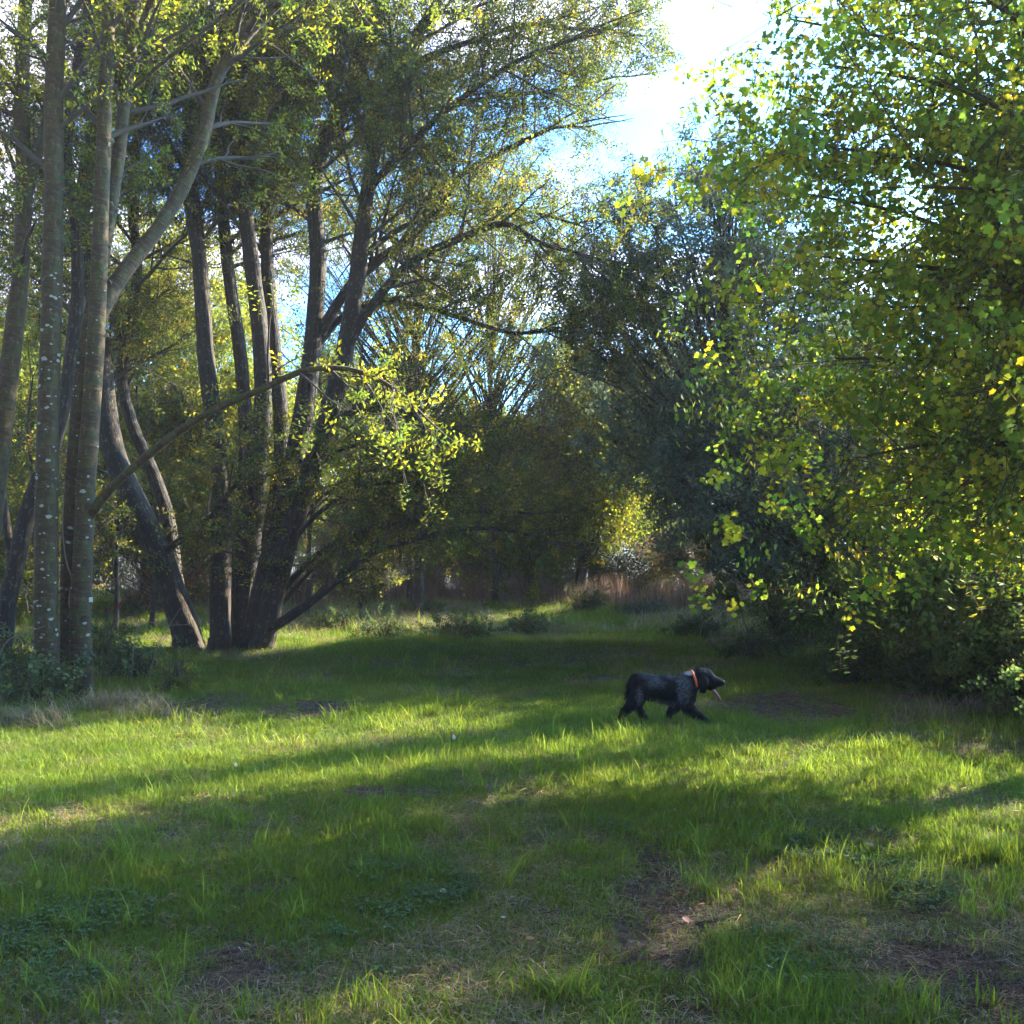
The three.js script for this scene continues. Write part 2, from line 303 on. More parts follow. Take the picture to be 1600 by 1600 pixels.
// lichen patches and ivy leaves stuck to a stem
function lichenOn(parent, p, rs, from, to, n, r) {
  const b = new Buf();
  for (let k = 0; k < n; k++) {
    const f = lerp(from, to, r()) * (p.length - 1), i = Math.min(p.length - 2, Math.floor(f)), c = p[i].clone().lerp(p[i + 1], f - i), T = V().subVectors(p[i + 1], p[i]).normalize();
    const an = (r() - 0.45) * 2.7, N = V(Math.sin(an), 0, Math.cos(an)); N.addScaledVector(T, -N.dot(T)).normalize(); const B = V().crossVectors(T, N), s = 0.008 + 0.022 * r() * r();
    const o = c.addScaledVector(N, rs[i] * 1.06 + 0.002), m = b.v(o.clone().addScaledVector(N, 0.003), N, 0, 0), first = b.count;
    for (let q = 0; q < 9; q++) { const a = q / 9 * 6.283, w = s * (0.7 + 0.6 * r()); b.v(o.clone().addScaledVector(B, Math.cos(a) * w * 1.25).addScaledVector(T, Math.sin(a) * w * 0.85).addScaledVector(N, -0.002 - s * Math.abs(Math.cos(a)) * 0.25), N, 0, 0); }
    for (let q = 0; q < 9; q++) b.tri(m, first + q, first + (q + 1) % 9);
  }
  part(parent, 'lichen', b.geo(parent.position), M.lichen, 'stuff');
}
function ivyOn(parent, p, rs, spots, r) {
  const b = new Buf(true);
  for (const [from, to, n] of spots) for (let k = 0; k < n; k++) {
    const f = lerp(from, to, r()) * (p.length - 1), i = Math.min(p.length - 2, Math.floor(f)), c = p[i].clone().lerp(p[i + 1], f - i), a = r() * 6.283;
    const N = V(Math.cos(a), 0.25, Math.sin(a)).normalize(), s = 0.045 + 0.04 * r();
    c.addScaledVector(N, rs[i] * 1.05 + 0.012 * r()); placeLeaf(b, 'ivy', c, V(gauss(r) * 0.5, -0.8, gauss(r) * 0.5).addScaledVector(N, 0.5).normalize(), N.clone().add(rv(r).multiplyScalar(0.5)).normalize(), s, s, vary(r, [0.035, 0.062, 0.022], 0.35), r);
  }
  part(parent, 'ivy', b.geo(parent.position), M.leafGloss, 'stuff');
}
function stemTree({ name, label, category = 'tree', d, stems, mat = M.barkRough, o = OPEN, geo = LEAF.sallow[0], leafMatl = M.leaf, seed, partName = 'stem', after }) {
  const r = mulberry(seed), first = stems[0].pts[0], base = P(first[0], first[1], d), t = thing(name, label, category, base), items = [];
  stems.forEach((s, k) => {
    const b = new Buf(), [p, rs] = stem(b, s.pts, d, s.w[0], s.w[1], s.sides ?? 10, s.n ?? 26, s.lump ?? 0.1, seed + k);
    if (s.foot) { const g = p[0].clone(); g.y = H(g.x, -g.z) - 0.15; const q = p[0]; tube(b, [g, q.clone().lerp(g, 0.45), q.clone().lerp(p[1], 0.25)], [rs[0] * 1.55, rs[0] * 1.18, rs[0] * 1.02], 10, 0.16, seed + k + 50); }
    const m = part(t, s.name ?? partName, b.geo(base), mat), tb = new Buf();
    for (const [from, to, count, len, lean] of s.dress ?? []) dress(tb, items, p, rs, from, to, count, len, s.o ?? o, r, lean);
    if (s.tip) { const e = p.length - 1, dd = V().subVectors(p[e], p[e - 1]).normalize(); for (let q = 0; q < s.tip[0]; q++) grow(tb, items, p[e], dd.clone().addScaledVector(rv(r), 0.55), s.tip[1] * (0.7 + 0.6 * r()), rs[e] * 0.75, 0, s.o ?? o, r); }
    if (tb.count) part(m, 'branchwork', tb.geo(base), M.twig);
    if (after) after(t, k, p, rs, r);
  });
  if (items.length) crown(t, geo, leafMatl, items);
  return t;
}
const PAIR = { ...OPEN, kids: [3.5, 4.5], leafStep: 0.32, rise: [0.05, 0, -0.03], tint: (r, p) => r() < 0.4 ? [0.22, 0.25, 0.02] : [0.12, 0.165, 0.02] };
stemTree({
  name: 'alder_tree', label: 'straight lichen-spotted trunk with ivy leaves, leftmost of the two front trunks', d: 10.5, seed: 101, mat: M.barkSmooth, partName: 'trunk', o: PAIR,
  stems: [{ pts: [[76, 1085], [72, 980], [72, 850], [74, 700], [78, 560], [82, 420], [84, 300], [84, 160], [90, 20], [98, -140, 0.3], [108, -330, 0.5]], w: [37, 24], foot: 1, n: 40, sides: 14, lump: 0.05, dress: [[0.62, 0.98, 13, 1.5]], tip: [4, 1.8] }],
  after: (t, k, p, rs, r) => { lichenOn(t, p, rs, 0.06, 0.5, 75, r); ivyOn(t, p, rs, [[0.32, 0.64, 60], [0.02, 0.1, 22]], r); },
});
stemTree({
  name: 'alder_tree', label: 'twin-stemmed smooth trunk with a long limb leaning over the clearing, beside the ivy trunk', d: 10.7, seed: 102, mat: M.barkSmooth, partName: 'trunk', o: PAIR,
  stems: [
    { pts: [[128, 1078], [126, 960], [130, 850], [138, 700], [148, 560], [154, 440], [158, 330], [163, 200], [168, 60], [172, -120], [170, -300]], w: [34, 17], foot: 1, n: 40, sides: 12, lump: 0.06, dress: [[0.6, 0.98, 8, 1.3]], tip: [3, 1.6] },
    { pts: [[108, 1075, 0.12], [108, 950, 0.12], [112, 800, 0.1], [120, 680, 0.08], [134, 540, 0.08], [160, 400, 0.12], [184, 250, 0.2], [196, 150, 0.25], [212, 0, 0.3], [226, -160, 0.4]], w: [29, 17], foot: 1, n: 36, sides: 12, lump: 0.07, dress: [[0.7, 0.98, 6, 1.3]], tip: [3, 1.6] },
    { name: 'limb', pts: [[150, 500, 0.06], [176, 452, 0.2], [215, 398, 0.4], [255, 345, 0.6], [290, 285, 0.8], [318, 210, 0.9], [340, 120, 1], [378, 62, 1], [430, 8, 1], [500, -50, 0.9], [590, -110, 0.8]], w: [27, 17], n: 34, sides: 10, lump: 0.09, dress: [[0.4, 0.98, 10, 1.6, V(0.5, 0.2, 0)]], tip: [4, 1.8] },
    { name: 'limb', pts: [[176, 150, 0.25], [192, 100, 0.2], [214, 55, 0.1], [236, 0, 0], [262, -70, -0.1]], w: [13, 9], n: 16, sides: 8, dress: [[0.5, 1, 3, 1]], tip: [3, 1.3] },
    { name: 'limb', pts: [[136, 812, 0.02], [165, 772, -0.15], [195, 742, -0.3], [275, 677, -0.6], [330, 643, -0.8], [412, 607, -1], [480, 578, -1.1], [550, 578, -1.2], [600, 598, -1.25], [636, 622, -1.3]], w: [15, 5], n: 34, sides: 8, lump: 0.1, dress: [[0.5, 0.99, 9, 0.9]], tip: [2, 0.7], o: { ...PAIR, leafStep: 0.8 } },
    { name: 'limb', pts: [[200, 150, 0.25], [240, 110, 0], [300, 62, -0.3], [372, 8, -0.5], [420, -40, -0.6]], w: [7, 4], n: 14, sides: 6, dress: [[0.5, 1, 3, 0.8]] },
  ],
  after: (t, k, p, rs, r) => { if (k === 1) { const vb = new Buf(), vp = [[100, 770], [98, 830], [104, 880], [112, 905], [108, 940], [116, 975], [120, 1010], [114, 1050]].map(([x, y]) => P(x, y, 10.66)); const [a, c] = spline(vp, 30, [0.006, 0.007, 0.008, 0.009, 0.009, 0.01, 0.011, 0.012]); tube(vb, a, c, 6, 0.1, 2); part(t, 'vine', vb.geo(t.position), M.twigPale); } if (k < 2) { lichenOn(t, p, rs, 0.05, 0.5, 26, r); ivyOn(t, p, rs, [[0.42, 0.72, 34], [0.02, 0.14, 22]], r); } },
});
const BACK = { ...OPEN, leafStep: 0.17 };
stemTree({
  name: 'alder_tree', label: 'dull trunk leaning in from the left edge behind the ivy trunk', d: 11.8, seed: 103, mat: M.barkSmooth, partName: 'trunk', o: PAIR,
  stems: [{ pts: [[-40, 1060], [-30, 950], [-12, 800], [5, 660], [20, 540], [32, 430], [38, 300], [34, 150], [40, 0], [52, -160], [60, -320]], w: [36, 16], foot: 1, n: 32, dress: [[0.5, 0.98, 12, 1.6]], tip: [3, 1.6] },
  { name: 'limb', pts: [[36, 330], [52, 270], [70, 200, 0.1], [78, 110, 0.2], [92, 0, 0.2], [100, -120, 0.2]], w: [16, 10], n: 16, dress: [[0.3, 1, 6, 1.2]], tip: [3, 1.2] }],
});
stemTree({
  name: 'sallow_tree', label: 'thin dark stem slanting right between the left edge and the ivy trunk', d: 12.9, seed: 104, partName: 'trunk', o: BACK,
  stems: [{ pts: [[2, 1030], [12, 945], [28, 870], [48, 785], [86, 685], [110, 567], [122, 440], [116, 330], [104, 240], [118, 120], [140, 0], [150, -140]], w: [30, 12], foot: 1, n: 32, dress: [[0.45, 0.98, 14, 1.5]], tip: [3, 1.5] },
  { name: 'limb', pts: [[20, 905], [8, 800, 0.2], [-10, 700, 0.3], [-40, 600, 0.4]], w: [14, 8], n: 14, dress: [[0.3, 1, 5, 1]] }],
});
// the big many-stemmed sallow
const ARCH = { ...OPEN, thin: 0.005, rise: [-0.05, -0.06, -0.03], leafStep: 1.0, kids: [5.5, 7] };
const CLUMP = { ...OPEN, thin: 0.0038 };
const cl = (pts, w, o = {}) => ({ pts, w, foot: 1, n: 34, sides: 10, lump: 0.12, dress: [[0.5, 0.99, 22, 2.0]], tip: [4, 2.0], o: CLUMP, ...o });
const arm = (pts, w, o = {}) => ({ name: 'limb', pts, w, n: 26, sides: 8, lump: 0.1, dress: [[0.2, 0.99, 15, 1.4]], tip: [3, 1.3], o: CLUMP, ...o });
const low = { dress: [[0.2, 0.99, 16, 1.0]], tip: [2, 0.8], o: ARCH };
stemTree({
  name: 'coppiced_sallow', label: 'large dark coppiced tree of many stems fanning from one stool, left of the clearing', d: 16, seed: 105,
  stems: [
    cl([[296, 1004, -0.2], [268, 920, -0.3], [240, 850, -0.4], [205, 775, -0.4], [180, 715, -0.4], [166, 640, -0.3], [158, 560, -0.2], [140, 440, 0], [128, 330, 0], [150, 200, 0], [170, 60, 0], [180, -100, 0]], [44, 18]),
    cl([[282, 960, 0], [272, 880, 0.1], [260, 800, 0.3], [236, 730, 0.5], [205, 660, 0.6], [190, 580, 0.6], [215, 430, 0.6], [205, 300, 0.6], [225, 150, 0.6], [235, -20, 0.6]], [24, 12], { foot: 0 }),
    cl([[344, 1006, -0.4], [345, 880, -0.4], [345, 760, -0.4], [334, 660, -0.4], [322, 560, -0.3], [311, 400, -0.2], [297, 290, -0.1], [296, 180, 0], [290, 85, 0.1], [268, 20, 0.2], [240, -90, 0.3]], [33, 16], { lump: 0.16 }),
    cl([[362, 1008, 0.3], [374, 860, 0.4], [384, 720, 0.5], [378, 580, 0.6], [358, 430, 0.6], [348, 330, 0.7], [345, 200, 0.7], [356, 80, 0.8], [350, -80, 0.8]], [28, 13]),
    cl([[374, 1010, -0.1], [396, 800, 0], [410, 640, 0], [408, 540, 0], [388, 370, 0], [375, 240, 0], [365, 130, 0], [376, 10, 0], [390, -120, 0]], [34, 15]),
    cl([[386, 1012, 0.5], [420, 850, 0.6], [440, 700, 0.8], [430, 560, 0.9], [418, 420, 1], [417, 300, 1], [430, 170, 1], [462, 70, 1], [490, -60, 1]], [30, 13]),
    cl([[392, 1014, -0.3], [424, 870, -0.3], [452, 760, -0.2], [474, 640, 0], [488, 540, 0], [497, 400, 0], [492, 285, 0.1], [520, 190, 0.2], [565, 110, 0.3], [600, 0, 0.4], [640, -110, 0.4]], [37, 15]),
    cl([[408, 1014, -0.5], [440, 880, -0.6], [470, 780, -0.7], [512, 660, -0.8], [540, 540, -0.8], [560, 420, -0.7], [572, 310, -0.6], [592, 210, -0.5], [622, 110, -0.4], [680, 10, -0.3], [750, -90, -0.2]], [36, 14]),
    arm([[500, 520, 0], [545, 450, -0.2], [590, 408, -0.3], [640, 372, -0.4], [690, 322, -0.5], [715, 278, -0.5], [780, 240, -0.6], [860, 200, -0.7]], [18, 6]),
    arm([[536, 556, -0.8], [572, 490, -1], [640, 412, -1.2], [720, 372, -1.3], [790, 350, -1.4], [850, 382, -1.5], [905, 395, -1.5]], [16, 5]),
    arm([[580, 290, -0.6], [620, 248, -0.8], [670, 196, -1], [740, 140, -1.2], [820, 90, -1.3], [900, 60, -1.4]], [13, 5]),
    arm([[484, 560, 0], [530, 500, 0.3], [590, 470, 0.5], [660, 478, 0.6], [730, 500, 0.7], [800, 520, 0.8], [850, 518, 0.8]], [13, 5]),
    arm([[566, 400, -0.7], [640, 350, 0], [730, 330, 0.5], [820, 330, 0.9], [900, 350, 1.2]], [10, 4]),
    arm([[600, 190, -0.5], [680, 170, 0.2], [780, 150, 0.8], [880, 140, 1.2], [960, 120, 1.4]], [11, 4]),
    arm([[622, 110, -0.4], [720, 70, -0.2], [820, 40, 0], [900, 45, 0.2], [960, 50, 0.3], [1000, 56, 0.3]], [10, 4], { tip: [1, 0.3], dress: [[0.2, 0.97, 22, 1.1]] }),
    arm([[470, 770, -0.7], [486, 712, -0.9], [530, 655, -1.1], [570, 640, -1.2], [640, 648, -1.3], [705, 668, -1.4]], [15, 5], low),
    arm([[418, 985, -0.6], [470, 952, -0.9], [520, 912, -1.1], [565, 872, -1.2], [640, 845, -1.3], [720, 828, -1.4], [780, 826, -1.4], [850, 842, -1.4]], [16, 4], low),
    arm([[430, 940, -0.5], [480, 880, -0.6], [550, 835, -0.8], [640, 815, -0.9], [720, 800, -1], [840, 802, -1]], [11, 4], low),
    arm([[436, 900, -0.5], [470, 820, -0.3], [500, 780, 0], [560, 740, 0.2], [640, 730, 0.3]], [9, 3], low),
    arm([[446, 860, -0.5], [500, 800, -0.8], [570, 760, -1], [660, 756, -1.1], [740, 780, -1.2]], [9, 3], low),
    arm([[480, 740, -0.6], [540, 700, -0.2], [620, 690, 0], [700, 720, 0.1], [770, 760, 0.1]], [9, 3], low),
    arm([[426, 960, -0.3], [500, 880, 0.1], [580, 830, 0.3], [660, 790, 0.4]], [8, 3], low),
    arm([[260, 860, -0.4], [300, 830, -0.9], [335, 800, -1.2], [380, 740, -1.4]], [12, 5], low),
    arm([[230, 830, -0.4], [180, 800, -0.8], [120, 820, -1.0], [60, 850, -1.1]], [8, 3], low),
  ],
});
// thin saplings filling the dark gap behind the stems
const SAPL = { ...OPEN, kids: [3.5, 4.5], rise: [0.02, 0, 0], leafStep: 0.3, tint: (r) => r() < 0.2 ? [0.14, 0.13, 0.02] : [0.05, 0.075, 0.02] };
const saps = [[180, 1000, 16.5, 'left of the many-stemmed tree'], [235, 985, 18, 'in the dark gap left of the many-stemmed tree'], [480, 975, 19, 'just right of the many-stemmed tree'], [560, 960, 20.5, 'beneath the low arching limbs'], [60, 1010, 14.5, 'deep in shade by the left edge'], [640, 950, 22, 'at the back of the clearing under the arching limbs']];
saps.forEach(([px, py, d, where], k) => {
  const r = mulberry(300 + k), [gx, gd] = G(px, py), list = []; let x = px; for (let i = 0; i < 7; i++) { list.push([x, py - i * 70, i * 0.05]); x += gauss(r) * 18; }
  stemTree({ name: 'sallow_sapling', label: 'thin bare-stemmed sapling ' + where, d: gd, seed: 310 + k, partName: 'trunk', o: SAPL, stems: [{ pts: list, w: [9, 3], foot: 1, n: 16, sides: 6, dress: [[0.1, 0.99, 18, 1.4]], tip: [2, 0.8] }] });
});

// ───────────────────────── crowns built of leafy clumps: trees and bushes ─────────────────────────
// c: base x, distance; crown centre height and radii; clumps sit through the crown, each fed by a limb from the trunk
function bushyTree({ name, label, category = 'tree', x, d, h, rad, clumps, per, clumpR, geo, mat = M.leaf, tint, trunk = 0.12, bark = M.barkRough, seed, size = 1, keep = SKYGAP, lean = [0, 0], hollow = 0.45, low = 0, bare = 0, group }) {
  const r = mulberry(seed), base = ground(x, d, -0.05), t = thing(name, label, category, base, group), items = [], wood = new Buf(), tw = new Buf();
  const top = V(x + lean[0], base.y + h[0], -d - lean[1]);
  if (trunk > 0) {
    const ctrl = [base.clone(), base.clone().lerp(top, 0.35).add(V(gauss(r) * 0.12, 0, gauss(r) * 0.12)), base.clone().lerp(top, 0.7).add(V(gauss(r) * 0.2, 0, gauss(r) * 0.2)), top.clone().add(V(0, rad[1] * 0.5, 0))];
    const [p, rs] = spline(ctrl, 18, [trunk, trunk * 0.8, trunk * 0.6, trunk * 0.2]); tube(wood, p, rs, 8, 0.1, seed);
    part(t, 'trunk', wood.geo(base), bark);
    t.userData.trunkPts = p;
  }
  for (let k = 0; k < clumps; k++) {
    const u = rv(r), m = Math.cbrt(hollow ** 3 + (1 - hollow ** 3) * r()), c = V(top.x + u.x * rad[0] * m, top.y + u.y * rad[1] * m, top.z + u.z * rad[2] * m);
    if (keep(c) < 0.5) continue;
    const gy = H(c.x, -c.z); if (c.y < gy + low) c.y = gy + low + r() * 0.3;
    // the bough that carries the clump
    const from = trunk > 0 ? t.userData.trunkPts[Math.floor(clamp((c.y - base.y) / (top.y - base.y + rad[1] * 0.5) * 0.75, 0.08, 0.95) * 18)] : base.clone().add(V(gauss(r) * rad[0] * 0.4, 0, gauss(r) * rad[2] * 0.4));
    if (trunk <= 0) from.y = H(from.x, -from.z) - 0.03;
    const mid = from.clone().lerp(c, 0.55).add(V(gauss(r) * 0.15, (trunk > 0 ? -0.1 : 0.2) + gauss(r) * 0.12, gauss(r) * 0.15)), br = Math.max(0.006, (trunk > 0 ? trunk : 0.03) * 0.24);
    tube(tw, [from, from.clone().lerp(mid, 0.5).add(V(gauss(r) * 0.05, gauss(r) * 0.05, 0)), mid, mid.clone().lerp(c, 0.6).add(V(gauss(r) * 0.05, gauss(r) * 0.05, 0)), c], [br, br * 0.85, br * 0.65, br * 0.45, br * 0.25], 4);
    const cr = clumpR * (0.6 + 0.8 * r()), base3 = tint(r, c), lit = vary(r, base3, 0.2);
    for (let q = 0; q < 4; q++) { const e = rv(r).multiplyScalar(cr * 0.9).add(c); tube(tw, [c.clone().lerp(mid, r() * 0.4), c.clone().lerp(e, 0.5).add(V(0, 0.04, 0)), e], [br * 0.35, br * 0.25, 0.003], 3); }
    if (r() < bare) continue;
    for (let q = 0; q < per; q++) {
      const o = rv(r).multiplyScalar(cr * Math.cbrt(r())); o.y *= 0.62; const p = c.clone().add(o);
      if (p.y < H(p.x, -p.z) + 0.04 || r() > keep(p)) continue;
      const dd = o.clone().normalize().addScaledVector(rv(r), 0.8); dd.y += 0.15; dd.normalize();
      items.push([p, dd, size * (0.7 + 0.6 * r()), vary(r, lit, 0.22), r() * 6.28]);
    }
  }
  delete t.userData.trunkPts;
  part(t, 'branchwork', tw.geo(base), M.twig);
  crown(t, geo, mat, items);
  return t;
}
const tMaple = (r) => r() < 0.3 ? [0.28, 0.29, 0.02] : [0.14, 0.21, 0.02];
const tWillow = (r) => r() < 0.3 ? [0.13, 0.16, 0.10] : [0.095, 0.125, 0.08];
const tYellow = (r) => r() < 0.45 ? [0.26, 0.25, 0.024] : [0.15, 0.19, 0.022];
const tMix = (r) => r() < 0.3 ? [0.16, 0.17, 0.022] : [0.085, 0.125, 0.022];
const tThorn = (r) => r() < 0.25 ? [0.14, 0.15, 0.025] : [0.075, 0.11, 0.025];

// backdrop behind the clearing
const backs = [
  [-15, 23, 5.4, [4.4, 4.4, 3.2], tYellow, 'yellow-leaved tree at the far left behind the trunks'],
  [-9.5, 26, 5.6, [4.0, 4.6, 3.0], tYellow, 'golden tree behind the twin-stemmed trunk'],
  [-5.2, 34, 4.6, [3.6, 4.0, 3.0], tMix, 'olive tree behind the fan of stems'],
  [-1.2, 31, 3.2, [2.8, 2.6, 2.2], tMix, 'dark olive tree behind the arching limbs'],
  [1.7, 25.5, 3.9, [1.5, 2.3, 1.4], tYellow, 'small sunlit yellow tree at the end of the clearing'],
  [4.3, 30, 4.4, [1.9, 2.9, 1.8], tYellow, 'yellow-green bushy tree at the end of the clearing, beside the grey willow'],
  [9.4, 25, 3.8, [2.8, 2.9, 2.4], tMix, 'green tree glimpsed behind the grey willow'],
  [13.5, 24, 5.4, [4.2, 4.6, 3.2], tMix, 'green tree behind the maple on the right'],
  [19, 20, 5.4, [4.2, 4.6, 3.4], tMix, 'green tree beyond the right edge behind the maple'],
  [-7.6, 24.5, 3.4, [2.4, 2.8, 1.8], tYellow, 'low golden tree filling the gap left of the fan of stems'],
  [-11.2, 22, 3.2, [2.2, 2.8, 1.8], tYellow, 'low golden tree behind the ivy trunk'],
  [0.5, 27.5, 2.9, [1.5, 1.7, 1.2], tYellow, 'low yellow bushy tree left of the small sunlit yellow tree'],
];
backs.forEach(([x, d, h, rad, tint, label], k) => bushyTree({ name: 'hedgerow_tree', label, x, d, h: [h], rad, clumps: 120, per: 16, clumpR: 0.95, geo: LEAF.spray[k % 2], tint, trunk: 0.16, seed: 500 + k, hollow: 0.3, group: 'trees behind the clearing' }));
// undergrowth at the back of the clearing
const scrub = [[-12, 21, 1.5, 2.2], [-8, 23, 1.4, 2.0], [-5.2, 25.5, 1.3, 1.9], [-2.6, 27.5, 1.2, 1.7], [-0.4, 28.5, 1.0, 1.5], [1.6, 28.5, 0.9, 1.4], [3.4, 27.5, 0.95, 1.5], [5.2, 25.5, 1.2, 1.6]];
scrub.push([-9.5, 28, 1.7, 2.4], [-6, 30, 1.6, 2.4], [-2.6, 32, 1.5, 2.2], [-14, 25, 1.7, 2.6], [0.4, 33, 1.2, 2.0], [7, 30, 1.5, 2.2]);
const scrubWhere = ['far left behind the trunks', 'behind the ivy trunk pair', 'behind the fan of stems', 'beneath the arching limbs', 'at the middle of the far edge', 'below the small yellow tree', 'below the bushy yellow-green tree', 'at the foot of the grey willow', 'in the back row left of the fan of stems', 'in the back row behind the fan of stems', 'in the back row right of the fan of stems', 'in the back row at the far left', 'in the back row at the middle', 'in the back row behind the grey willow'];
scrub.forEach(([x, d, h, rx], k) => bushyTree({ name: 'scrub_bush', label: 'low brownish-green scrub bush ' + scrubWhere[k], category: 'bush', x, d, h: [h], rad: [rx, h * 0.95, 1.1], clumps: 44, per: 10, clumpR: 0.45, geo: LEAF.spray[1], size: 0.62, tint: (r) => r() < 0.45 ? [0.15, 0.105, 0.06] : [0.08, 0.095, 0.03], trunk: 0, seed: 540 + k, low: 0.2, bare: 0.15, group: 'scrub along the far edge' }));

// the grey willow and its neighbours on the right
bushyTree({ name: 'grey_willow', label: 'tall grey-green willow with fine leaves left of the maple, below the gap of sky', x: 4.6, d: 17.2, h: [5.0], rad: [2.6, 3.5, 2.2], clumps: 170, per: 26, clumpR: 0.75, geo: LEAF.willow[0], mat: M.leafGrey, tint: tWillow, trunk: 0.17, seed: 601, size: 1.25, hollow: 0.35, lean: [-0.9, 0] });
bushyTree({ name: 'grey_willow', label: 'lower grey willow leaning into the clearing behind the dog', x: 5.0, d: 14.6, h: [2.8], rad: [1.9, 1.7, 1.3], clumps: 44, per: 22, clumpR: 0.6, geo: LEAF.willow[1], mat: M.leafGrey, tint: tWillow, trunk: 0.11, seed: 602, size: 1.15, hollow: 0.3, lean: [-0.9, 0] });
// hedge of thorn and bramble under the maple
const hedge = [[4.7, 16.2, 1.0, 1.4, 'nearest the grey willow'], [5.1, 13.6, 1.1, 1.4, 'behind the dog, left of the bramble bank'], [4.9, 12.0, 0.9, 1.1, 'behind the dog at the edge of the grass'], [5.1, 10.8, 0.75, 1.2, 'under the maple branches at middle right'], [5.3, 9.3, 0.6, 1.0, 'under the maple at the right edge'], [6.4, 12.6, 1.7, 1.3, 'rising tall behind the right-edge bramble'], [6.8, 14.2, 2.3, 1.7, 'rising tall behind the hedge at right']];
hedge.forEach(([x, d, h, rx, where], k) => bushyTree({ name: 'thorn_bush', label: 'dark tangled thorn and bramble bush ' + where, category: 'bush', x, d, h: [h], rad: [rx, h * 0.95, 1.1], clumps: 46, per: 26, clumpR: 0.5, geo: k % 2 ? LEAF.bramble[0] : LEAF.thorn[0], mat: M.leaf, size: 1.05, tint: tThorn, trunk: 0, seed: 620 + k, low: 0.12, hollow: 0.25, bare: 0.05, group: 'thorn hedge on the right' }));

// the maple: horizontal boughs reaching in from the right
function maple(name, label, x, d, boughs, seed, density) {
  const r = mulberry(seed), base = ground(x, d, -0.05), t = thing(name, label, 'tree', base), items = [];
  const b = new Buf(), [p, rs] = spline([base, V(x + 0.05, base.y + 1.6, -d), V(x - 0.1, base.y + 3.6, -d), V(x + 0.1, base.y + 6, -d - 0.1), V(x, base.y + 8.2, -d)], 24, [0.22, 0.19, 0.16, 0.11, 0.05]);
  tube(b, p, rs, 12, 0.08, seed); part(t, 'trunk', b.geo(base), M.barkSmooth);
  const o = { ...OPEN, levels: 3, step: [0.3, 0.2, 0.14], wob: [0.12, 0.2, 0.26], rise: [0, 0, -0.02], kids: [4.2, 5], from: [0.12, 0.1], ang: [0.8, 0.8], ratio: [0.5, 0.5], leafStep: density, leafUp: 0.15, tint: tMaple };
  for (const [t0, px, py, dd] of boughs) {
    const s = p[Math.floor(t0 * 24)], e = P(px, py, dd), m = s.clone().lerp(e, 0.45).add(V(0, 0.25 + 0.2 * r(), gauss(r) * 0.3)), bb = new Buf(), tb = new Buf();
    const [q, qs] = spline([s, s.clone().lerp(m, 0.5).add(V(0, 0.1, 0)), m, m.clone().lerp(e, 0.5).add(V(0, 0.08, gauss(r) * 0.15)), e], 18, [0.055, 0.042, 0.03, 0.018, 0.007]);
    tube(bb, q, qs, 7, 0.08, seed); const bm = part(t, 'bough', bb.geo(base), M.barkSmooth);
    dress(tb, items, q, qs, 0.12, 0.99, 16, 1.25, o, r, V(0, -0.1, 0)); part(bm, 'branchwork', tb.geo(base), M.twig);
  }
  crown(t, LEAF.maple[0], M.leafBig, items); return t;
}
maple('maple_tree', 'leafy maple with backlit yellow-green leaves reaching in from the right edge', 5.9, 8.6, [
  [0.3, 1315, 720, 7.6], [0.34, 1385, 640, 8.6], [0.36, 1305, 560, 7.4], [0.4, 1355, 480, 8.2], [0.44, 1275, 400, 7.5], [0.48, 1245, 300, 7.9], [0.52, 1295, 230, 7.2], [0.56, 1225, 170, 8.0], [0.6, 1285, 100, 7.4], [0.64, 1235, 30, 8.0], [0.7, 1305, -60, 7.6], [0.76, 1425, -140, 7.8],
  [0.3, 1440, 780, 7.2], [0.36, 1480, 620, 7.0], [0.42, 1460, 440, 6.9], [0.5, 1440, 290, 6.9], [0.58, 1460, 120, 6.8], [0.66, 1500, -30, 6.9], [0.32, 1540, 700, 7.9], [0.44, 1520, 360, 7.9], [0.56, 1500, 160, 7.9],
], 701, 0.3);

// trees standing outside the frame on the right: the sun comes through and between them
const offs = [[8.6, 7.4, 4.6, [2.4, 2.8, 1.9], 'maple_tree', 'maple just outside the right edge of the picture, shading the near grass'], [9.0, 3.0, 4.4, [2.4, 3.0, 1.9], 'maple_tree', 'maple well outside the right edge, level with the viewer'], [7.35, 12.4, 5.2, [0.16, 3.8, 0.16], 'birch_tree', 'slim birch just outside the right edge behind the hedge'], [8.6, 14.8, 5.6, [0.22, 3.6, 0.22], 'birch_tree', 'second slim birch outside the right edge, farther back']];
offs.forEach(([x, d, h, rad, name, label], k) => bushyTree({ name, label, x, d, h: [h], rad, clumps: rad[0] < 0.8 ? 34 : rad[0] < 2 ? 24 : k ? 85 : 58, per: rad[0] < 0.8 ? 5 : 12, clumpR: rad[0] < 0.8 ? 0.24 : rad[0] < 2 ? 0.6 : 0.75, geo: LEAF.spray[k % 2], tint: tMaple, trunk: rad[0] < 0.8 ? 0.08 : 0.18, seed: 720 + k, hollow: 0.25, group: 'trees outside the right edge' }));

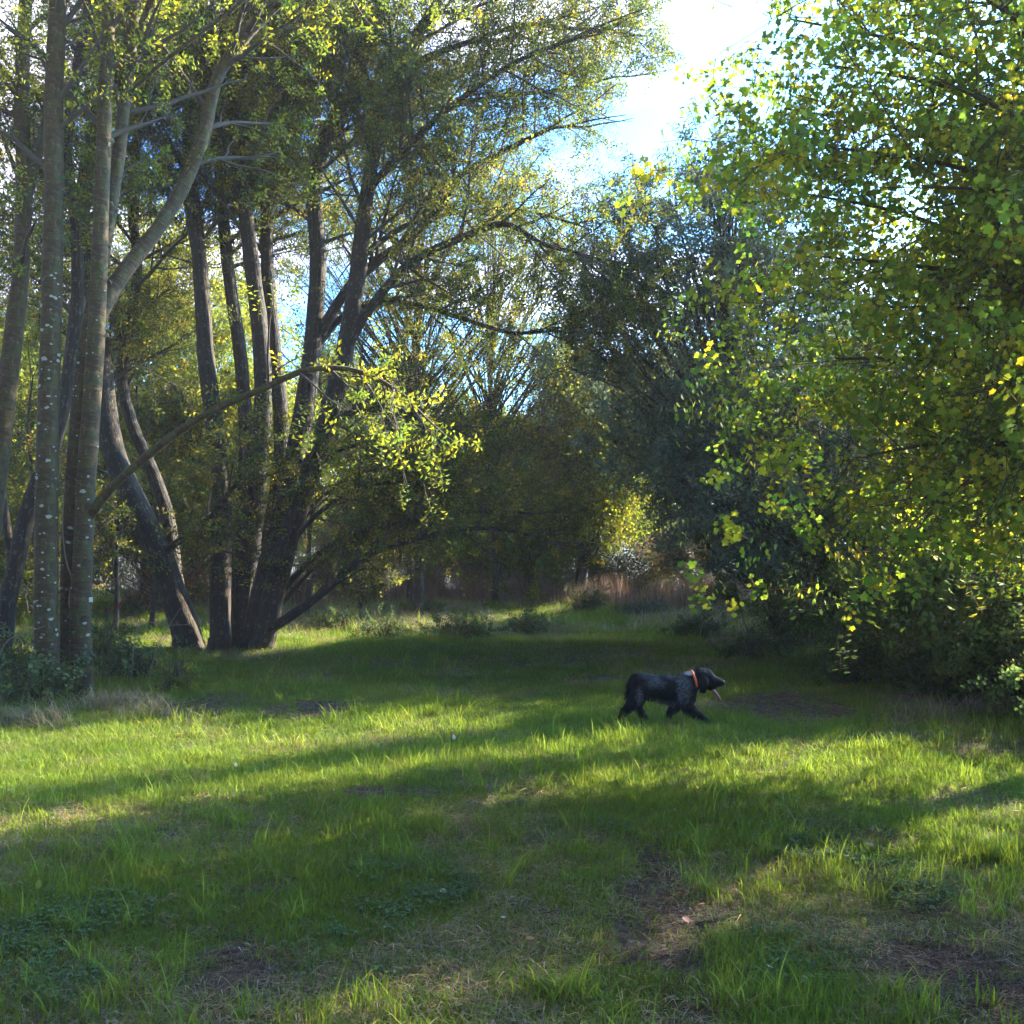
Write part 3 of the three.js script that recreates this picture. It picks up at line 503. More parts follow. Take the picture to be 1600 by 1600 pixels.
// ───────────────────────── grass and herbs ─────────────────────────
function blade(b, x, z, az, h, w, bend, c, seg = 3) {
  const ux = Math.cos(az), uz = Math.sin(az), sx = -uz, sz = ux; let pl = -1, pr = -1;
  for (let k = 0; k <= seg; k++) {
    const t = k / seg, out = bend * h * t * t, y = h * (t - 0.35 * bend * t * t), ww = w * (1 - t * t * 0.85) / 2, n = V(ux * -1, 0.25 + bend * t, uz * -1).normalize();
    if (k === seg) { const q = b.v(V(x + ux * out, y, z + uz * out), n, 0, 0, c); b.tri(pl, pr, q); break; }
    const l = b.v(V(x + ux * out - sx * ww, y, z + uz * out - sz * ww), n, 0, 0, c), q = b.v(V(x + ux * out + sx * ww, y, z + uz * out + sz * ww), n, 0, 0, c);
    if (k) { b.tri(pl, pr, q); b.tri(pl, q, l); } pl = l; pr = q;
  }
}
const GREENS = [[1, 1, 1], [0.85, 1, 0.9], [1.1, 1.1, 0.9], [0.95, 1.05, 1], [1.35, 1.3, 1.4]];
function tuftGeo(seed, n, R, h0, h1, w, bend, set = GREENS, seg = 3) {
  const r = mulberry(seed), b = new Buf(true);
  for (let k = 0; k < n; k++) { const a = r() * 6.283, q = R * Math.sqrt(r()); blade(b, Math.cos(a) * q, Math.sin(a) * q, r() * 6.283, lerp(h0, h1, r() * r()), w * (0.7 + 0.6 * r()), bend * (0.3 + r()), tone(r, set), seg); }
  return b.geo();
}
function cloverGeo(seed, n, R) {
  const r = mulberry(seed), b = new Buf(true);
  for (let k = 0; k < n; k++) {
    const a = r() * 6.283, q = R * Math.sqrt(r()), o = V(Math.cos(a) * q, 0.025 + 0.045 * r(), Math.sin(a) * q), c = tone(r, [[1, 1, 1], [0.9, 1, 1.1]]), up = V(gauss(r) * 0.25, 1, gauss(r) * 0.25).normalize(), a0 = r() * 6.28, s = 0.005 + 0.004 * r();
    tube(b, [V(o.x * 0.8, 0, o.z * 0.8), o], [0.0009, 0.0008], 3, 0, 1, c);
    for (let m = 0; m < 3; m++) { const g = a0 + m * 2.09; placeLeaf(b, 'oval', o, V(Math.cos(g), 0.1, Math.sin(g)), up, s * 1.5, s * 1.5, c, r); }
  }
  return b.geo();
}
function litterGeo(seed, n, R) {
  const r = mulberry(seed), b = new Buf(true);
  for (let k = 0; k < n; k++) { const a = r() * 6.283, q = R * Math.sqrt(r()), x = Math.cos(a) * q, z = Math.sin(a) * q, g = r() * 6.283, L = 0.03 + 0.09 * r(), y = 0.004 + 0.02 * r(); tube(b, [V(x, y, z), V(x + Math.cos(g) * L * 0.5, y + 0.008, z + Math.sin(g) * L * 0.5), V(x + Math.cos(g + 0.3 * gauss(r)) * L, y * 0.5, z + Math.sin(g) * L)], [0.0012, 0.0014, 0.0008], 3, 0, 1, tone(r, [[1, 1, 1], [0.7, 0.62, 0.55], [1.25, 1.2, 1.1]])); }
  return b.geo();
}
function scatter(name, label, category, geo, mat, items) {
  const m = new THREE.InstancedMesh(geo, mat, items.length), e = new THREE.Euler(), q = new THREE.Quaternion(), X = new THREE.Matrix4(), s = V(1, 1, 1), c = new THREE.Color();
  items.forEach(([p, turn, sx, sy, k, tx = 0, tz = 0], i) => { q.setFromEuler(e.set(tx, turn, tz)); X.compose(p, q, s.set(sx, sy, sx)); m.setMatrixAt(i, X); m.setColorAt(i, c.setRGB(k[0], k[1], k[2])); });
  m.name = named(name); m.userData = { kind: 'stuff', label, category }; scene.add(m); return m;
}
const CLOVER = [[640, 1390, 110, 45], [1340, 1345, 130, 70], [120, 1480, 170, 90], [900, 1310, 90, 20], [1230, 1480, 120, 50], [560, 1500, 90, 50]].map(([px, py, w, h]) => { const [x, d] = G(px, py), [x2] = G(px + w, py), [, d2] = G(px, py - h); return [x, d, Math.abs(x2 - x), Math.abs(d2 - d)]; });
const cloverAt = (x, d) => { let m = 0; for (const [cx, cd, rx, rd] of CLOVER) m = Math.max(m, 1 - smooth(0.3, 1.3, ((x - cx) / rx) ** 2 + ((d - cd) / rd) ** 2)); return m * smooth(0.4, 0.6, fbm(x * 3.3, d * 3.3, 97, 3)); };
const inHedge = (x, d) => d > 8.6 && x > lerp(3.9, 3.4, smooth(9, 16, d));
{
  const lawn = [], lawn2 = [], tall = [], dry = [], clover = [], litter = [];
  const G1 = [0.092, 0.142, 0.013], G2 = [0.135, 0.178, 0.017], ST = [0.24, 0.19, 0.1];
  // [from, to, tufts per square metre, size]
  const bands = [[2.6, 5, 900, 0.9], [5, 8, 560, 1.0], [8, 12, 260, 1.2], [12, 18, 120, 1.6], [18, 30, 36, 2.3]];
  bands.forEach(([d0, d1, dens, size], bi) => {
    const r = mulberry(900 + bi), half = 0.56 * d1 + 1.2, n = Math.round((d1 - d0) * half * 2 * dens);
    for (let k = 0; k < n; k++) {
      const d = lerp(d0, d1, r()), x = lerp(-half, half, r()); if (Math.abs(x) > 0.56 * d + 1.2) continue;
      if (inHedge(x, d) && r() < 0.45) continue;
      const s = dirt(x, d), f = fbm(x * 0.9, d * 0.9, 81, 4), f2 = fbm(x * 0.5 + 40, d * 0.5, 85, 3), f3 = noise(x * 2.3, d * 2.3, 88), p = ground(x, d, -0.004);
      const straw = smooth(0.45, 0.62, fbm(x * 1.1 + 20, d * 1.1, 91, 4));
      if (r() < s * 0.88) { if (r() < 0.5) litter.push([p, r() * 6.28, size, size, vary(r, [0.13, 0.09, 0.06], 0.5)]); continue; }
      const hh = size * (0.55 + 0.9 * f2 * f2 + 0.5 * f3 * f3), c = vary(r, [lerp(G1[0], G2[0], f), lerp(G1[1], G2[1], f), lerp(G1[2], G2[2], f)], 0.25);
      const q = r();
      if (q < 0.06 + 0.4 * straw) dry.push([p, r() * 6.28, size * (0.8 + 0.5 * r()), size * (0.4 + 0.5 * r()), vary(r, ST, 0.4), gauss(r) * 0.3, gauss(r) * 0.3]);
      if (q > 0.97 - 0.03 * straw && f2 > 0.42) tall.push([p, r() * 6.28, size * 0.9, size * (0.6 + 0.6 * r()), vary(r, G2, 0.25), gauss(r) * 0.12, gauss(r) * 0.12]);
      if (d < 9 && r() < 0.3 * cloverAt(x, d)) clover.push([p, r() * 6.28, 0.8 + 0.3 * r(), 0.8 + 0.4 * r(), vary(r, [0.055, 0.11, 0.026], 0.25)]);
      if (r() < 0.85 - 0.55 * straw) (k % 2 ? lawn : lawn2).push([p, r() * 6.28, size * (0.8 + 0.4 * r()), hh, c, gauss(r) * 0.15, gauss(r) * 0.15]);
      if (d < 8 && r() < 0.03) litter.push([p.clone().add(V(0, 0.01, 0)), r() * 6.28, 1, 1, vary(r, [0.2, 0.15, 0.09], 0.5)]);
    }
  });
  // brighter taller tufts where the photograph shows them
  const rt = mulberry(951);
  for (const [px, py, n, w, h] of [[185, 1350, 8, 30, 1.1], [370, 1290, 14, 70, 1], [280, 1190, 14, 80, 0.9], [610, 1090, 16, 60, 0.9], [780, 1080, 20, 110, 0.8], [850, 1230, 22, 150, 0.8], [1140, 1180, 26, 100, 1], [1400, 1170, 22, 90, 1], [1540, 1345, 14, 60, 1.2], [1400, 1245, 10, 60, 1], [880, 1560, 12, 80, 1], [1180, 1580, 10, 60, 1.1], [470, 1435, 5, 25, 1], [1580, 1150, 14, 60, 1.2], [960, 1140, 12, 40, 0.8], [290, 1040, 20, 90, 1]]) {
    for (let k = 0; k < n; k++) { const [x, d] = G(px + gauss(rt) * w, py + gauss(rt) * 10); tall.push([ground(x, d, -0.004), rt() * 6.28, 0.95, h * (0.6 + 0.5 * rt()), vary(rt, G2, 0.2), gauss(rt) * 0.12, gauss(rt) * 0.12]); }
  }
  scatter('meadow_grass', 'short green grass covering the clearing', 'grass', tuftGeo(1, 30, 0.1, 0.035, 0.12, 0.0048, 0.55), M.grass, lawn);
  scatter('meadow_grass', 'short curled green grass mixed through the clearing', 'grass', tuftGeo(2, 30, 0.11, 0.03, 0.1, 0.005, 0.9), M.grass, lawn2);
  scatter('tall_grass', 'taller bright grass tufts standing above the turf', 'grass', tuftGeo(3, 18, 0.06, 0.08, 0.24, 0.006, 0.6, GREENS, 4), M.grass, tall);
  scatter('dry_grass', 'straw-coloured dead grass lying in the turf', 'grass', tuftGeo(4, 26, 0.12, 0.03, 0.1, 0.003, 1.5, [[1, 1, 1], [0.8, 0.75, 0.7], [1.1, 1.05, 0.95]]), M.straw, dry);
  scatter('clover', 'clover leaves in low patches among the near grass', 'clover', cloverGeo(5, 14, 0.11), M.clover, clover);
  scatter('plant_litter', 'dead stalks and crumbs lying on the bare earth', 'litter', litterGeo(6, 14, 0.12), M.straw, litter);
  // dead stalks and pale grass along the far edge of the clearing
  const rs = mulberry(961), stalk = [], pale = [];
  for (let k = 0; k < 1500; k++) { const d = 21.5 + 7.5 * rs(), x = lerp(-9, 6.5, rs()), f = fbm(x * 0.5, d * 0.5, 99, 3); if (f < 0.42 + 0.25 * smooth(26, 22, d)) continue; stalk.push([ground(x, d, -0.02), rs() * 6.28, 1 + 0.4 * rs(), 0.6 + 0.8 * rs(), vary(rs, [0.17, 0.115, 0.08], 0.35), gauss(rs) * 0.2, gauss(rs) * 0.2]); }
  for (let k = 0; k < 900; k++) { const d = 18.5 + 6 * rs(), x = lerp(-7, 5, rs()); if (fbm(x * 0.6 + 5, d * 0.6, 96, 3) < 0.5) continue; pale.push([ground(x, d, -0.01), rs() * 6.28, 2.2, 1.6 + rs(), vary(rs, [0.3, 0.25, 0.16], 0.3), gauss(rs) * 0.25, gauss(rs) * 0.25]); }
  for (const [px, py, n, w] of [[180, 1105, 26, 50], [230, 1120, 14, 50], [60, 1130, 14, 60], [1440, 1120, 16, 60], [1560, 1110, 14, 40], [1180, 1010, 18, 70], [1040, 975, 18, 50], [780, 945, 18, 70], [900, 945, 12, 40]]) for (let k = 0; k < n; k++) { const [x, d] = G(px + gauss(rs) * w, py + gauss(rs) * 8); pale.push([ground(x, d, -0.01), rs() * 6.28, 1 + d * 0.06, 1 + d * 0.07, vary(rs, [0.24, 0.19, 0.12], 0.35), gauss(rs) * 0.25, gauss(rs) * 0.25]); }
  scatter('dead_stalks', 'brown dead bracken and dock stalks along the far edge of the clearing', 'stalks', tuftGeo(7, 16, 0.25, 0.4, 1.1, 0.014, 0.25, [[1, 1, 1], [0.7, 0.65, 0.6], [1.3, 1.2, 1.15]], 3), M.straw, stalk);
  scatter('pale_grass', 'pale withered long grass at the back and by the hedge foot', 'grass', tuftGeo(8, 30, 0.13, 0.08, 0.26, 0.004, 0.9, [[1, 1, 1], [0.8, 0.76, 0.7], [0.55, 0.75, 0.4]], 3), M.straw, pale);
  console.log('grass', lawn.length + lawn2.length, tall.length, dry.length, clover.length, litter.length);
}

// ───────────────────────── more leafage behind the coppice ─────────────────────────
bushyTree({ name: 'sallow_tree', label: 'thin-leaved tree behind the upper right limbs of the many-stemmed tree', x: -2.0, d: 21.5, h: [7.6], rad: [3.6, 3.6, 1.8], clumps: 120, per: 13, clumpR: 0.8, geo: LEAF.sallow[1], tint: tintSallow, trunk: 0.11, seed: 801, hollow: 0.2, size: 1.25 });
bushyTree({ name: 'sallow_tree', label: 'thin-leaved tree with a slim dark trunk left of the small yellow tree', x: -0.4, d: 24.5, h: [7.2], rad: [2.6, 4.2, 1.8], clumps: 100, per: 13, clumpR: 0.8, geo: LEAF.sallow[0], tint: tintSallow, trunk: 0.1, seed: 802, hollow: 0.2, size: 1.35 });

// ───────────────────────── undergrowth by the front trunks ─────────────────────────
const brambles = [[20, 1060, 0.55, 0.5, 'at the left edge below the leaning trunk'], [60, 1100, 0.4, 0.35, 'in front of the ivy trunk'], [165, 1045, 0.5, 0.45, 'right of the twin trunk'], [215, 1060, 0.4, 0.3, 'between the twin trunk and the many-stemmed tree'], [-40, 1100, 0.6, 0.6, 'cut by the left edge'], [110, 1045, 0.4, 0.4, 'tucked behind the two front trunks']];
const tBram = (r) => r() < 0.15 ? [0.1, 0.11, 0.03] : [0.06, 0.095, 0.028];
brambles.forEach(([px, py, rx, h, where], k) => { const [x, d] = G(px, py); bushyTree({ name: 'bramble_bush', label: 'low glossy bramble ' + where, category: 'bramble', x, d, h: [h * 0.6], rad: [rx, h * 0.75, 0.5], clumps: 20, per: 7, clumpR: 0.2, geo: LEAF.bramble[0], mat: M.leafGloss, size: 0.72, tint: tBram, trunk: 0, seed: 820 + k, low: 0.05, hollow: 0.1, bare: 0.2, group: 'brambles by the front trunks' }); });
// weed clumps and tussocks across the clearing
const weeds = [[915, 958, 0.55, 0.6, 'rounded bramble-grown mound at the far right of the clearing', [0.075, 0.09, 0.03]], [600, 1000, 0.5, 0.28, 'leafy weed clump on the hummock nearest the many-stemmed tree', [0.07, 0.1, 0.025]], [720, 1000, 0.6, 0.3, 'dark weed clump on the middle of the hummock', [0.055, 0.085, 0.022]], [830, 990, 0.5, 0.34, 'dark bushy weed clump on the right of the hummock', [0.05, 0.08, 0.022]], [520, 985, 0.5, 0.35, 'weed clump under the low arching limb', [0.07, 0.1, 0.02]], [1090, 1000, 0.6, 0.35, 'weed clump at the hedge foot behind the dog', [0.06, 0.085, 0.03]], [1180, 1030, 0.5, 0.3, 'weed clump at the hedge foot right of the dog', [0.055, 0.085, 0.025]], [1000, 965, 0.6, 0.3, 'greyish weed clump right of the bramble-grown mound', [0.08, 0.09, 0.05]], [270, 1083, 0.14, 0.16, 'single bright green seedling beside the fallen sticks', [0.13, 0.17, 0.02]], [660, 960, 0.5, 0.2, 'low weed clump on the lit strip behind the hummock', [0.09, 0.12, 0.025]], [1330, 1070, 0.5, 0.4, 'leafy weed clump at the foot of the right hedge', [0.07, 0.1, 0.022]], [1480, 1085, 0.6, 0.45, 'dark nettle clump at the hedge foot near the right edge', [0.05, 0.08, 0.022]]];
weeds.forEach(([px, py, rx, h, label, c], k) => { const [x, d] = G(px, py); bushyTree({ name: 'weed_clump', label, category: 'weeds', x, d, h: [h * 0.5], rad: [rx, h * 0.6, 0.45], clumps: Math.round(14 + rx * 30), per: 7, clumpR: 0.16, geo: LEAF.thorn[0], mat: M.leaf, size: 0.7, tint: () => c, trunk: 0, seed: 850 + k, low: 0.04, hollow: 0.1, group: 'weed clumps in the clearing' }); });

// ───────────────────────── small things on the ground ─────────────────────────
function stick(label, list, w, mat = M.deadWood, name = 'fallen_stick', lift = 0.012) {
  const pts = list.map(([px, py, up = 0]) => { const [x, d] = G(px, py); return ground(x, d, lift + up); }), t = thing(name, label, 'stick', pts[0]), b = new Buf();
  const [p, r] = spline(pts, 14, pts.map((_, k) => lerp(w, w * 0.45, k / (pts.length - 1)))); tube(b, p, r, 6, 0.18, 3); part(t, 'wood', b.geo(pts[0]), mat);
  const e = p[9], tw = new Buf(); tube(tw, [e, e.clone().add(V(0.05, 0.03, -0.06)), e.clone().add(V(0.12, 0.035, -0.10))], [w * 0.5, w * 0.35, w * 0.2], 4); part(t, 'side_twig', tw.geo(pts[0]), mat);
  return t;
}
stick('longest dead stick lying by the bright seedling', [[262, 1106], [290, 1103, 0.02], [318, 1098, 0.03], [350, 1100]], 0.014);
stick('short pale stick in front of the other fallen sticks', [[288, 1112], [305, 1109, 0.01], [322, 1110]], 0.012, M.twigPale);
stick('thin dark stick behind the bright seedling', [[246, 1078], [275, 1072, 0.02], [300, 1066]], 0.008, M.twig);
stick('thin brown stalk lying at the edge of a sunlit strip', [[470, 1188], [520, 1178, 0.015], [578, 1166]], 0.005);
stick('thin dark stalk lying in the far right foreground', [[1255, 1522], [1300, 1524, 0.01], [1345, 1524]], 0.004, M.twig);
// a bent bare wand and a withered sprig by the twin trunk
function wand(name, label, d, pts, w, mat, leaves) {
  const ctrl = pts.map(([px, py, dd = 0]) => P(px, py, d + dd)); ctrl[0].y = H(ctrl[0].x, -ctrl[0].z) - 0.03;
  const t = thing(name, label, 'twig', ctrl[0]), b = new Buf(), [p, r] = spline(ctrl, 16, ctrl.map((_, k) => lerp(w, w * 0.4, k / (ctrl.length - 1)))); tube(b, p, r, 5, 0.1, 4); part(t, 'stalk', b.geo(ctrl[0]), mat);
  if (leaves) { const rr = mulberry(77); for (let k = 0; k < leaves; k++) { const q = p[Math.floor(lerp(9, 16, k / (leaves - 1)))], lb = new Buf(true); placeLeaf(lb, 'oval', q.clone(), V(gauss(rr) * 0.35, -1, gauss(rr) * 0.3), V(gauss(rr), 0.2, 1).normalize(), 0.07, 0.03, vary(rr, [0.2, 0.085, 0.06], 0.3), rr); part(t, 'leaf', lb.geo(ctrl[0]), M.leaf); } }
  return t;
}
wand('withered_sprig', 'sprig of red-brown withered leaves hanging in the dark gap', 11.2, [[166, 1040], [174, 985], [186, 945], [202, 922], [222, 902]], 0.006, M.twig, 8);
wand('withered_sprig', 'second small sprig of brown withered leaves, lower and left of the other', 11.2, [[160, 1040], [163, 990], [170, 955], [178, 944], [186, 942]], 0.005, M.twig, 4);
wand('bare_wand', 'straight pale dead stem leaning in front of the dark stools', 11.6, [[230, 1036], [248, 1005], [266, 975], [281, 952]], 0.007, M.twigPale);
wand('bare_wand', 'arched pale bramble stem hooped between the trunks', 11.6, [[205, 1020], [214, 985, 0.1], [226, 972, 0.2], [260, 977, 0.3], [300, 978, 0.4], [306, 995, 0.4]], 0.006, M.twigPale);
wand('bare_wand', 'pale dead stem crossing the shade at the left edge', 10.2, [[-20, 1040], [10, 1003], [38, 990], [70, 978]], 0.007, M.twigPale);
// fallen leaves that stand out
const leavesAt = [[368, 1207, 'pale dead leaf standing upright in the sunlit strip at left', [0.5, 0.46, 0.38], 1], [710, 1162, 'whitish leaf upright in the grass left of the dog', [0.55, 0.55, 0.5], 1], [686, 1408, 'silvery leaf lying in the clover patch', [0.3, 0.36, 0.3], 0], [786, 1450, 'pale green leaf in the near grass below the clover patch', [0.3, 0.36, 0.3], 0], [1068, 1452, 'pinkish dead leaf on the bare strip', [0.42, 0.25, 0.18], 0], [1090, 1432, 'rust-coloured leaf beside the bare strip', [0.35, 0.13, 0.05], 0], [1205, 1535, 'silvery lobed leaf in the lower right shade', [0.33, 0.38, 0.3], 0], [1366, 1338, 'grey-pink leaf among the clover at right', [0.33, 0.28, 0.27], 0], [60, 1400, 'broad yellow-green leaf in the lower left grass', [0.16, 0.2, 0.04], 1], [1065, 1122, 'orange-brown leaf under the dog', [0.45, 0.24, 0.12], 0], [835, 1485, 'rusty leaf in the near grass', [0.35, 0.16, 0.07], 0]];
leavesAt.forEach(([px, py, label, c, up], k) => { const rr = mulberry(880 + k), [x, d] = G(px, py), o = ground(x, d, up ? 0.03 : 0.05), lb = new Buf(true); placeLeaf(lb, k % 3 ? 'oval' : 'maple', V(0, 0, 0), up ? V(0.3 * gauss(rr), 1, 0.2) : V(gauss(rr), 0.15, gauss(rr)), up ? V(0.2, 0.1, 1).normalize() : V(0.2 * gauss(rr), 1, 0.35).normalize(), 0.045, 0.028, c, rr); const m = new THREE.Mesh(lb.geo(), M.leaf); m.position.copy(o); m.name = named('fallen_leaf'); m.userData = { label, category: 'leaf', group: 'fallen leaves' }; scene.add(m); });
// small white tag on the twin trunk
{ const p = P(142, 937, 10.52), m = new THREE.Mesh(new THREE.BoxGeometry(0.045, 0.05, 0.004), std({ color: new THREE.Color().setRGB(0.55, 0.58, 0.52), roughness: 0.6 })); m.position.copy(p); m.rotation.set(0, -0.3, 0.05); m.name = 'marker_tag'; m.userData = { label: 'small white tag on the side of the twin trunk', category: 'tag' }; scene.add(m); }

// ───────────────────────── the dog ─────────────────────────
{
  const [gx, gd] = G(1040, 1130), k = gd / F, base = ground(gx, gd, 0.0), dog = thing('dog', 'black and roan spaniel with an orange collar trotting right, tongue out', 'dog', base);
  const q = (px, py, z = 0) => V((px - 1040) * k, (1130 - py) * k, z);
  // bones: from, to, radius at each end, flattening across
  const zn = 0.055, zf = -0.055, bones = [
    [q(1068, 1079), q(1040, 1076), 0.118, 0.112, 0.82], [q(1040, 1076), q(1014, 1073), 0.112, 0.098, 0.8], [q(1014, 1073), q(1002, 1070), 0.1, 0.1, 0.85], [q(1070, 1086), q(1060, 1090), 0.1, 0.085, 0.78],
    [q(1070, 1070), q(1082, 1064), 0.1, 0.088, 0.85], [q(1082, 1064), q(1094, 1060), 0.082, 0.072, 0.9],
    [q(1097, 1057), q(1103, 1057), 0.074, 0.07, 0.88], [q(1107, 1063), q(1117, 1066), 0.05, 0.045, 0.8], [q(1117, 1066), q(1125.5, 1067.5), 0.045, 0.037, 0.85],
    [q(1102, 1068), q(1110, 1075), 0.034, 0.02, 0.9], [q(1110, 1075), q(1114, 1077), 0.02, 0.014, 1],
    [q(1097, 1056, 0.055), q(1096, 1066, 0.07), 0.034, 0.04, 0.5], [q(1096, 1066, 0.075), q(1096, 1077, 0.074), 0.044, 0.03, 0.45], [q(1097, 1056, -0.055), q(1097, 1072, -0.066), 0.034, 0.03, 0.5],
    // forelegs: one stretched forward, one under the chest
    [q(1069, 1090, zn * 0.8), q(1075, 1104, zn), 0.066, 0.046, 0.9], [q(1075, 1104, zn), q(1090, 1115, zn), 0.043, 0.029, 1], [q(1090, 1115, zn), q(1099, 1122, zn), 0.028, 0.022, 1], [q(1099, 1122, zn), q(1104, 1127.5, zn), 0.022, 0.021, 1], [q(1104, 1127.5, zn), q(1109, 1129, zn), 0.022, 0.017, 1],
    [q(1064, 1092, zf * 0.8), q(1055, 1106, zf), 0.06, 0.038, 0.9], [q(1055, 1106, zf), q(1049, 1115, zf), 0.034, 0.023, 1], [q(1049, 1115, zf), q(1047, 1126, zf), 0.022, 0.019, 1], [q(1047, 1126, zf), q(1051, 1128.5, zf), 0.021, 0.017, 1],
    // hind legs: one pushing off behind, one swinging forward
    [q(1001, 1074, zn * 0.8), q(994, 1088, zn), 0.088, 0.064, 0.75], [q(994, 1088, zn), q(984, 1101, zn), 0.058, 0.036, 0.85], [q(984, 1101, zn), q(977, 1108, zn), 0.035, 0.029, 1], [q(977, 1108, zn), q(968, 1122, zn), 0.028, 0.02, 1], [q(968, 1122, zn), q(971, 1127, zn), 0.021, 0.018, 1],
    [q(1003, 1078, zf * 0.8), q(1001, 1092, zf), 0.08, 0.05, 0.75], [q(1001, 1092, zf), q(999, 1102, zf), 0.044, 0.03, 1], [q(999, 1102, zf), q(1005, 1115, zf), 0.028, 0.021, 1], [q(1005, 1115, zf), q(1009, 1122, zf), 0.021, 0.018, 1], [q(1009, 1122, zf), q(1013, 1125, zf), 0.02, 0.016, 1],
    [q(993, 1060), q(986, 1072), 0.035, 0.032, 0.8], [q(986, 1072), q(981, 1090), 0.03, 0.018, 0.7],
  ];
  const C = q(1047, 1087), S = V(0.57, 0.31, 0.2), R = 128, mc = new MarchingCubes(R, M.twig, false, false, 400000); mc.isolation = 0;
  const ab = V(), ap = V(), pt = V();
  const dist = (p) => { let s = 1e9; const kk = 0.028; for (const [a, b, ra, rb, fl] of bones) { ab.subVectors(b, a); ap.subVectors(p, a); const t = clamp(ap.dot(ab) / ab.lengthSq(), 0, 1); const dx = ap.x - ab.x * t, dy = ap.y - ab.y * t, dz = (ap.z - ab.z * t) / fl; const dd = Math.sqrt(dx * dx + dy * dy + dz * dz) - lerp(ra, rb, t); const h = clamp(0.5 + 0.5 * (s - dd) / kk, 0, 1); s = lerp(s, dd, h) - kk * h * (1 - h); } return s; };
  const half = R / 2;
  for (let z = 0; z < R; z++) for (let y = 0; y < R; y++) for (let x = 0; x < R; x++) { pt.set(C.x + (x - half) / half * S.x, C.y + (y - half) / half * S.y, (z - half) / half * S.z); const nz = 0.004 * (fbm(pt.x * 40, pt.y * 40 + pt.z * 23, 7, 2) - 0.5) * 2; mc.field[x + y * R + z * R * R] = -(dist(pt) + nz); }
  mc.update();
  const pos = new Float32Array(mc.count * 3); for (let i = 0; i < pos.length; i += 3) { pos[i] = C.x + mc.positionArray[i] * S.x; pos[i + 1] = C.y + mc.positionArray[i + 1] * S.y; pos[i + 2] = mc.positionArray[i + 2] * S.z; }
  let g = new THREE.BufferGeometry(); g.setAttribute('position', new THREE.BufferAttribute(pos, 3)); g = mergeVertices(g, 1e-5); g.computeVertexNormals();
  const roanAt = (x, y, z) => {                       // roan patches on shoulder, flank and thigh, a white streak on the nape, the rest black
    const px = x / k + 1040, py = 1130 - y / k, e = (cx, cy, rx, ry) => 1 - smooth(0.1, 1.6, ((px - cx) / rx) ** 2 + ((py - cy) / ry) ** 2 + 1.5 * (fbm(px * 0.22 + py * 0.1, py * 0.3 + z * 60, 3, 3) - 0.5));
    return [Math.max(e(1066, 1073, 12, 22), e(1024, 1067, 15, 8), 0.8 * e(998, 1084, 6, 14), 0.7 * e(1035, 1097, 22, 5)), e(1076, 1052, 7, 3.5)];
  };
  const coatColor = (x, y, z, rn) => { const [ro, wh] = roanAt(x, y, z), fl = rn < 0.4 ? 0.8 : 0.12, m = ro * fl; return [lerp(lerp(0.005, 0.13, m), 0.3, wh), lerp(lerp(0.005, 0.135, m), 0.3, wh), lerp(lerp(0.006, 0.15, m), 0.3, wh)]; };
  const pp = g.attributes.position, col = new Float32Array(pp.count * 3), rr = mulberry(5);
  for (let i = 0; i < pp.count; i++) { const c = coatColor(pp.getX(i), pp.getY(i), pp.getZ(i), rr()); col.set(c, i * 3); }
  g.setAttribute('color', new THREE.BufferAttribute(col, 3)); g.setAttribute('uv', new THREE.BufferAttribute(new Float32Array(pp.count * 2), 2));
  const coat = new THREE.MeshPhysicalMaterial({ color: 0xffffff, vertexColors: true, roughness: 0.7, specularIntensity: 0.25 });
  part(dog, 'body', g, coat);
  // longer hair: over the coat and feathering on legs, belly, ears and tail
  const fb = new Buf(true), ix = g.index.array, nn = g.attributes.normal;
  const hair = (o, dir, L, w, c) => { const side = V().crossVectors(dir, V(0, 0, 1)).normalize().multiplyScalar(w), n = V(0, 0.3, 1).normalize(), m = o.clone().addScaledVector(dir, L * 0.55), e = m.clone().addScaledVector(V(dir.x, dir.y - 0.35, dir.z).normalize(), L * 0.45); const a = fb.v(o.clone().sub(side), n, 0, 0, c), b2 = fb.v(o.clone().add(side), n, 0, 0, c), d1 = fb.v(m.clone().add(side.multiplyScalar(0.7)), n, 0, 0, c), e1 = fb.v(e, n, 0, 0, c); fb.tri(a, b2, d1); fb.tri(a, d1, e1); };
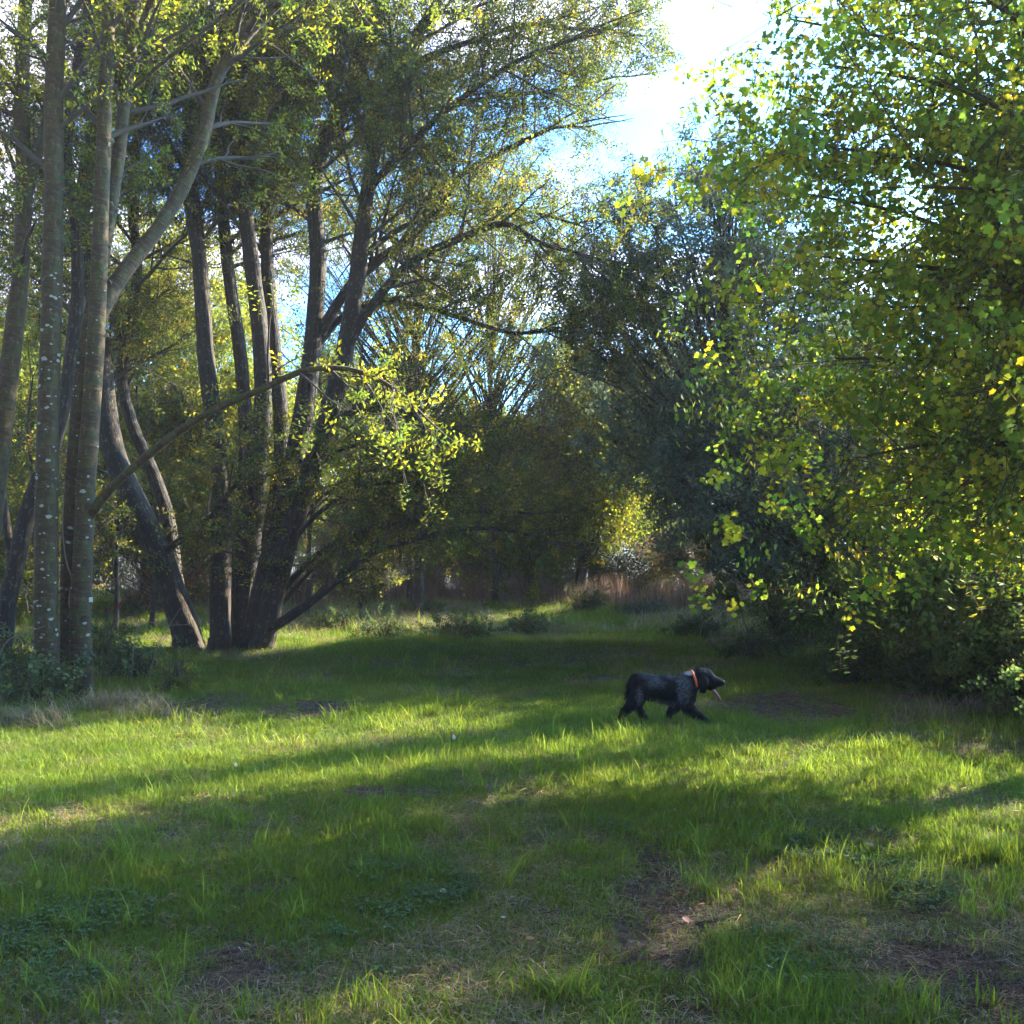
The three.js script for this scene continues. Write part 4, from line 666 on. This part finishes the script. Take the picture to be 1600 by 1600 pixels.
  for (let h = 0; h < 9000; h++) {
    const i = ix[Math.floor(rr() * ix.length)], o = V(pp.getX(i), pp.getY(i), pp.getZ(i)), n = V(nn.getX(i), nn.getY(i), nn.getZ(i)), px = o.x / k + 1040, py = 1130 - o.y / k;
    if (px > 1106 || py > 1124) continue;
    const flow = V(-0.75, -0.65, 0).addScaledVector(n, 0.35).addScaledVector(rv(rr), 0.25).normalize(), feather = (py > 1090 && n.y < 0) || (px < 1000 && py > 1078 && n.x < 0.1) ? 1 : 0;
    hair(o, feather ? V(-0.45, -0.85, gauss(rr) * 0.15).addScaledVector(n, 0.25).normalize() : flow, (feather ? 0.035 : 0.016) * (0.6 + 0.8 * rr()), 0.0012, coatColor(o.x, o.y, o.z, rr()));
  }
  part(dog, 'coat_hair', fb.geo(), coat, 'stuff');
  // collar, tongue, nose, eye
  const cb = new Buf(), ring = [], cc = q(1084.5, 1062), ax = V(0.93, -0.36, 0).normalize(), up = V(0.36, 0.93, 0).normalize();
  const cg = new THREE.TorusGeometry(1, 0.13, 8, 40); cg.scale(0.086, 0.079, 0.075); const collar = part(dog, 'collar', cg, std({ color: new THREE.Color().setRGB(0.75, 0.12, 0.03), roughness: 0.55 })); collar.position.copy(cc); collar.rotation.set(0, Math.PI / 2, 0); collar.rotation.order = 'ZYX'; collar.rotation.z = 0.28;
  const tb = new Buf(), [tp, tr] = spline([q(1107, 1072.5), q(1113, 1077), q(1118, 1083), q(1123, 1090), q(1125, 1094)], 10, [0.010, 0.011, 0.012, 0.012, 0.008]); tube(tb, tp, tr, 8); const tg = tb.geo(); tg.scale(1, 1, 1.9); part(dog, 'tongue', tg, new THREE.MeshPhysicalMaterial({ color: new THREE.Color().setRGB(0.3, 0.09, 0.1), roughness: 0.4, clearcoat: 0.3 }));
  const ng = new THREE.SphereGeometry(1, 14, 10); ng.scale(0.017, 0.015, 0.02); const nose = part(dog, 'nose', ng, std({ color: new THREE.Color().setRGB(0.008, 0.008, 0.009), roughness: 0.35 })); nose.position.copy(q(1129.5, 1066));
  for (const s of [1, -1]) { const eg = part(dog, 'eye', new THREE.SphereGeometry(0.009, 12, 8), std({ color: new THREE.Color().setRGB(0.03, 0.015, 0.006), roughness: 0.1 })); eg.position.copy(q(1109, 1057, s * 0.043)); }
}
scene.traverse((o) => { if (o.isMesh && !o.isSky) { o.castShadow = true; o.receiveShadow = true; } });
renderer.render(scene, camera);
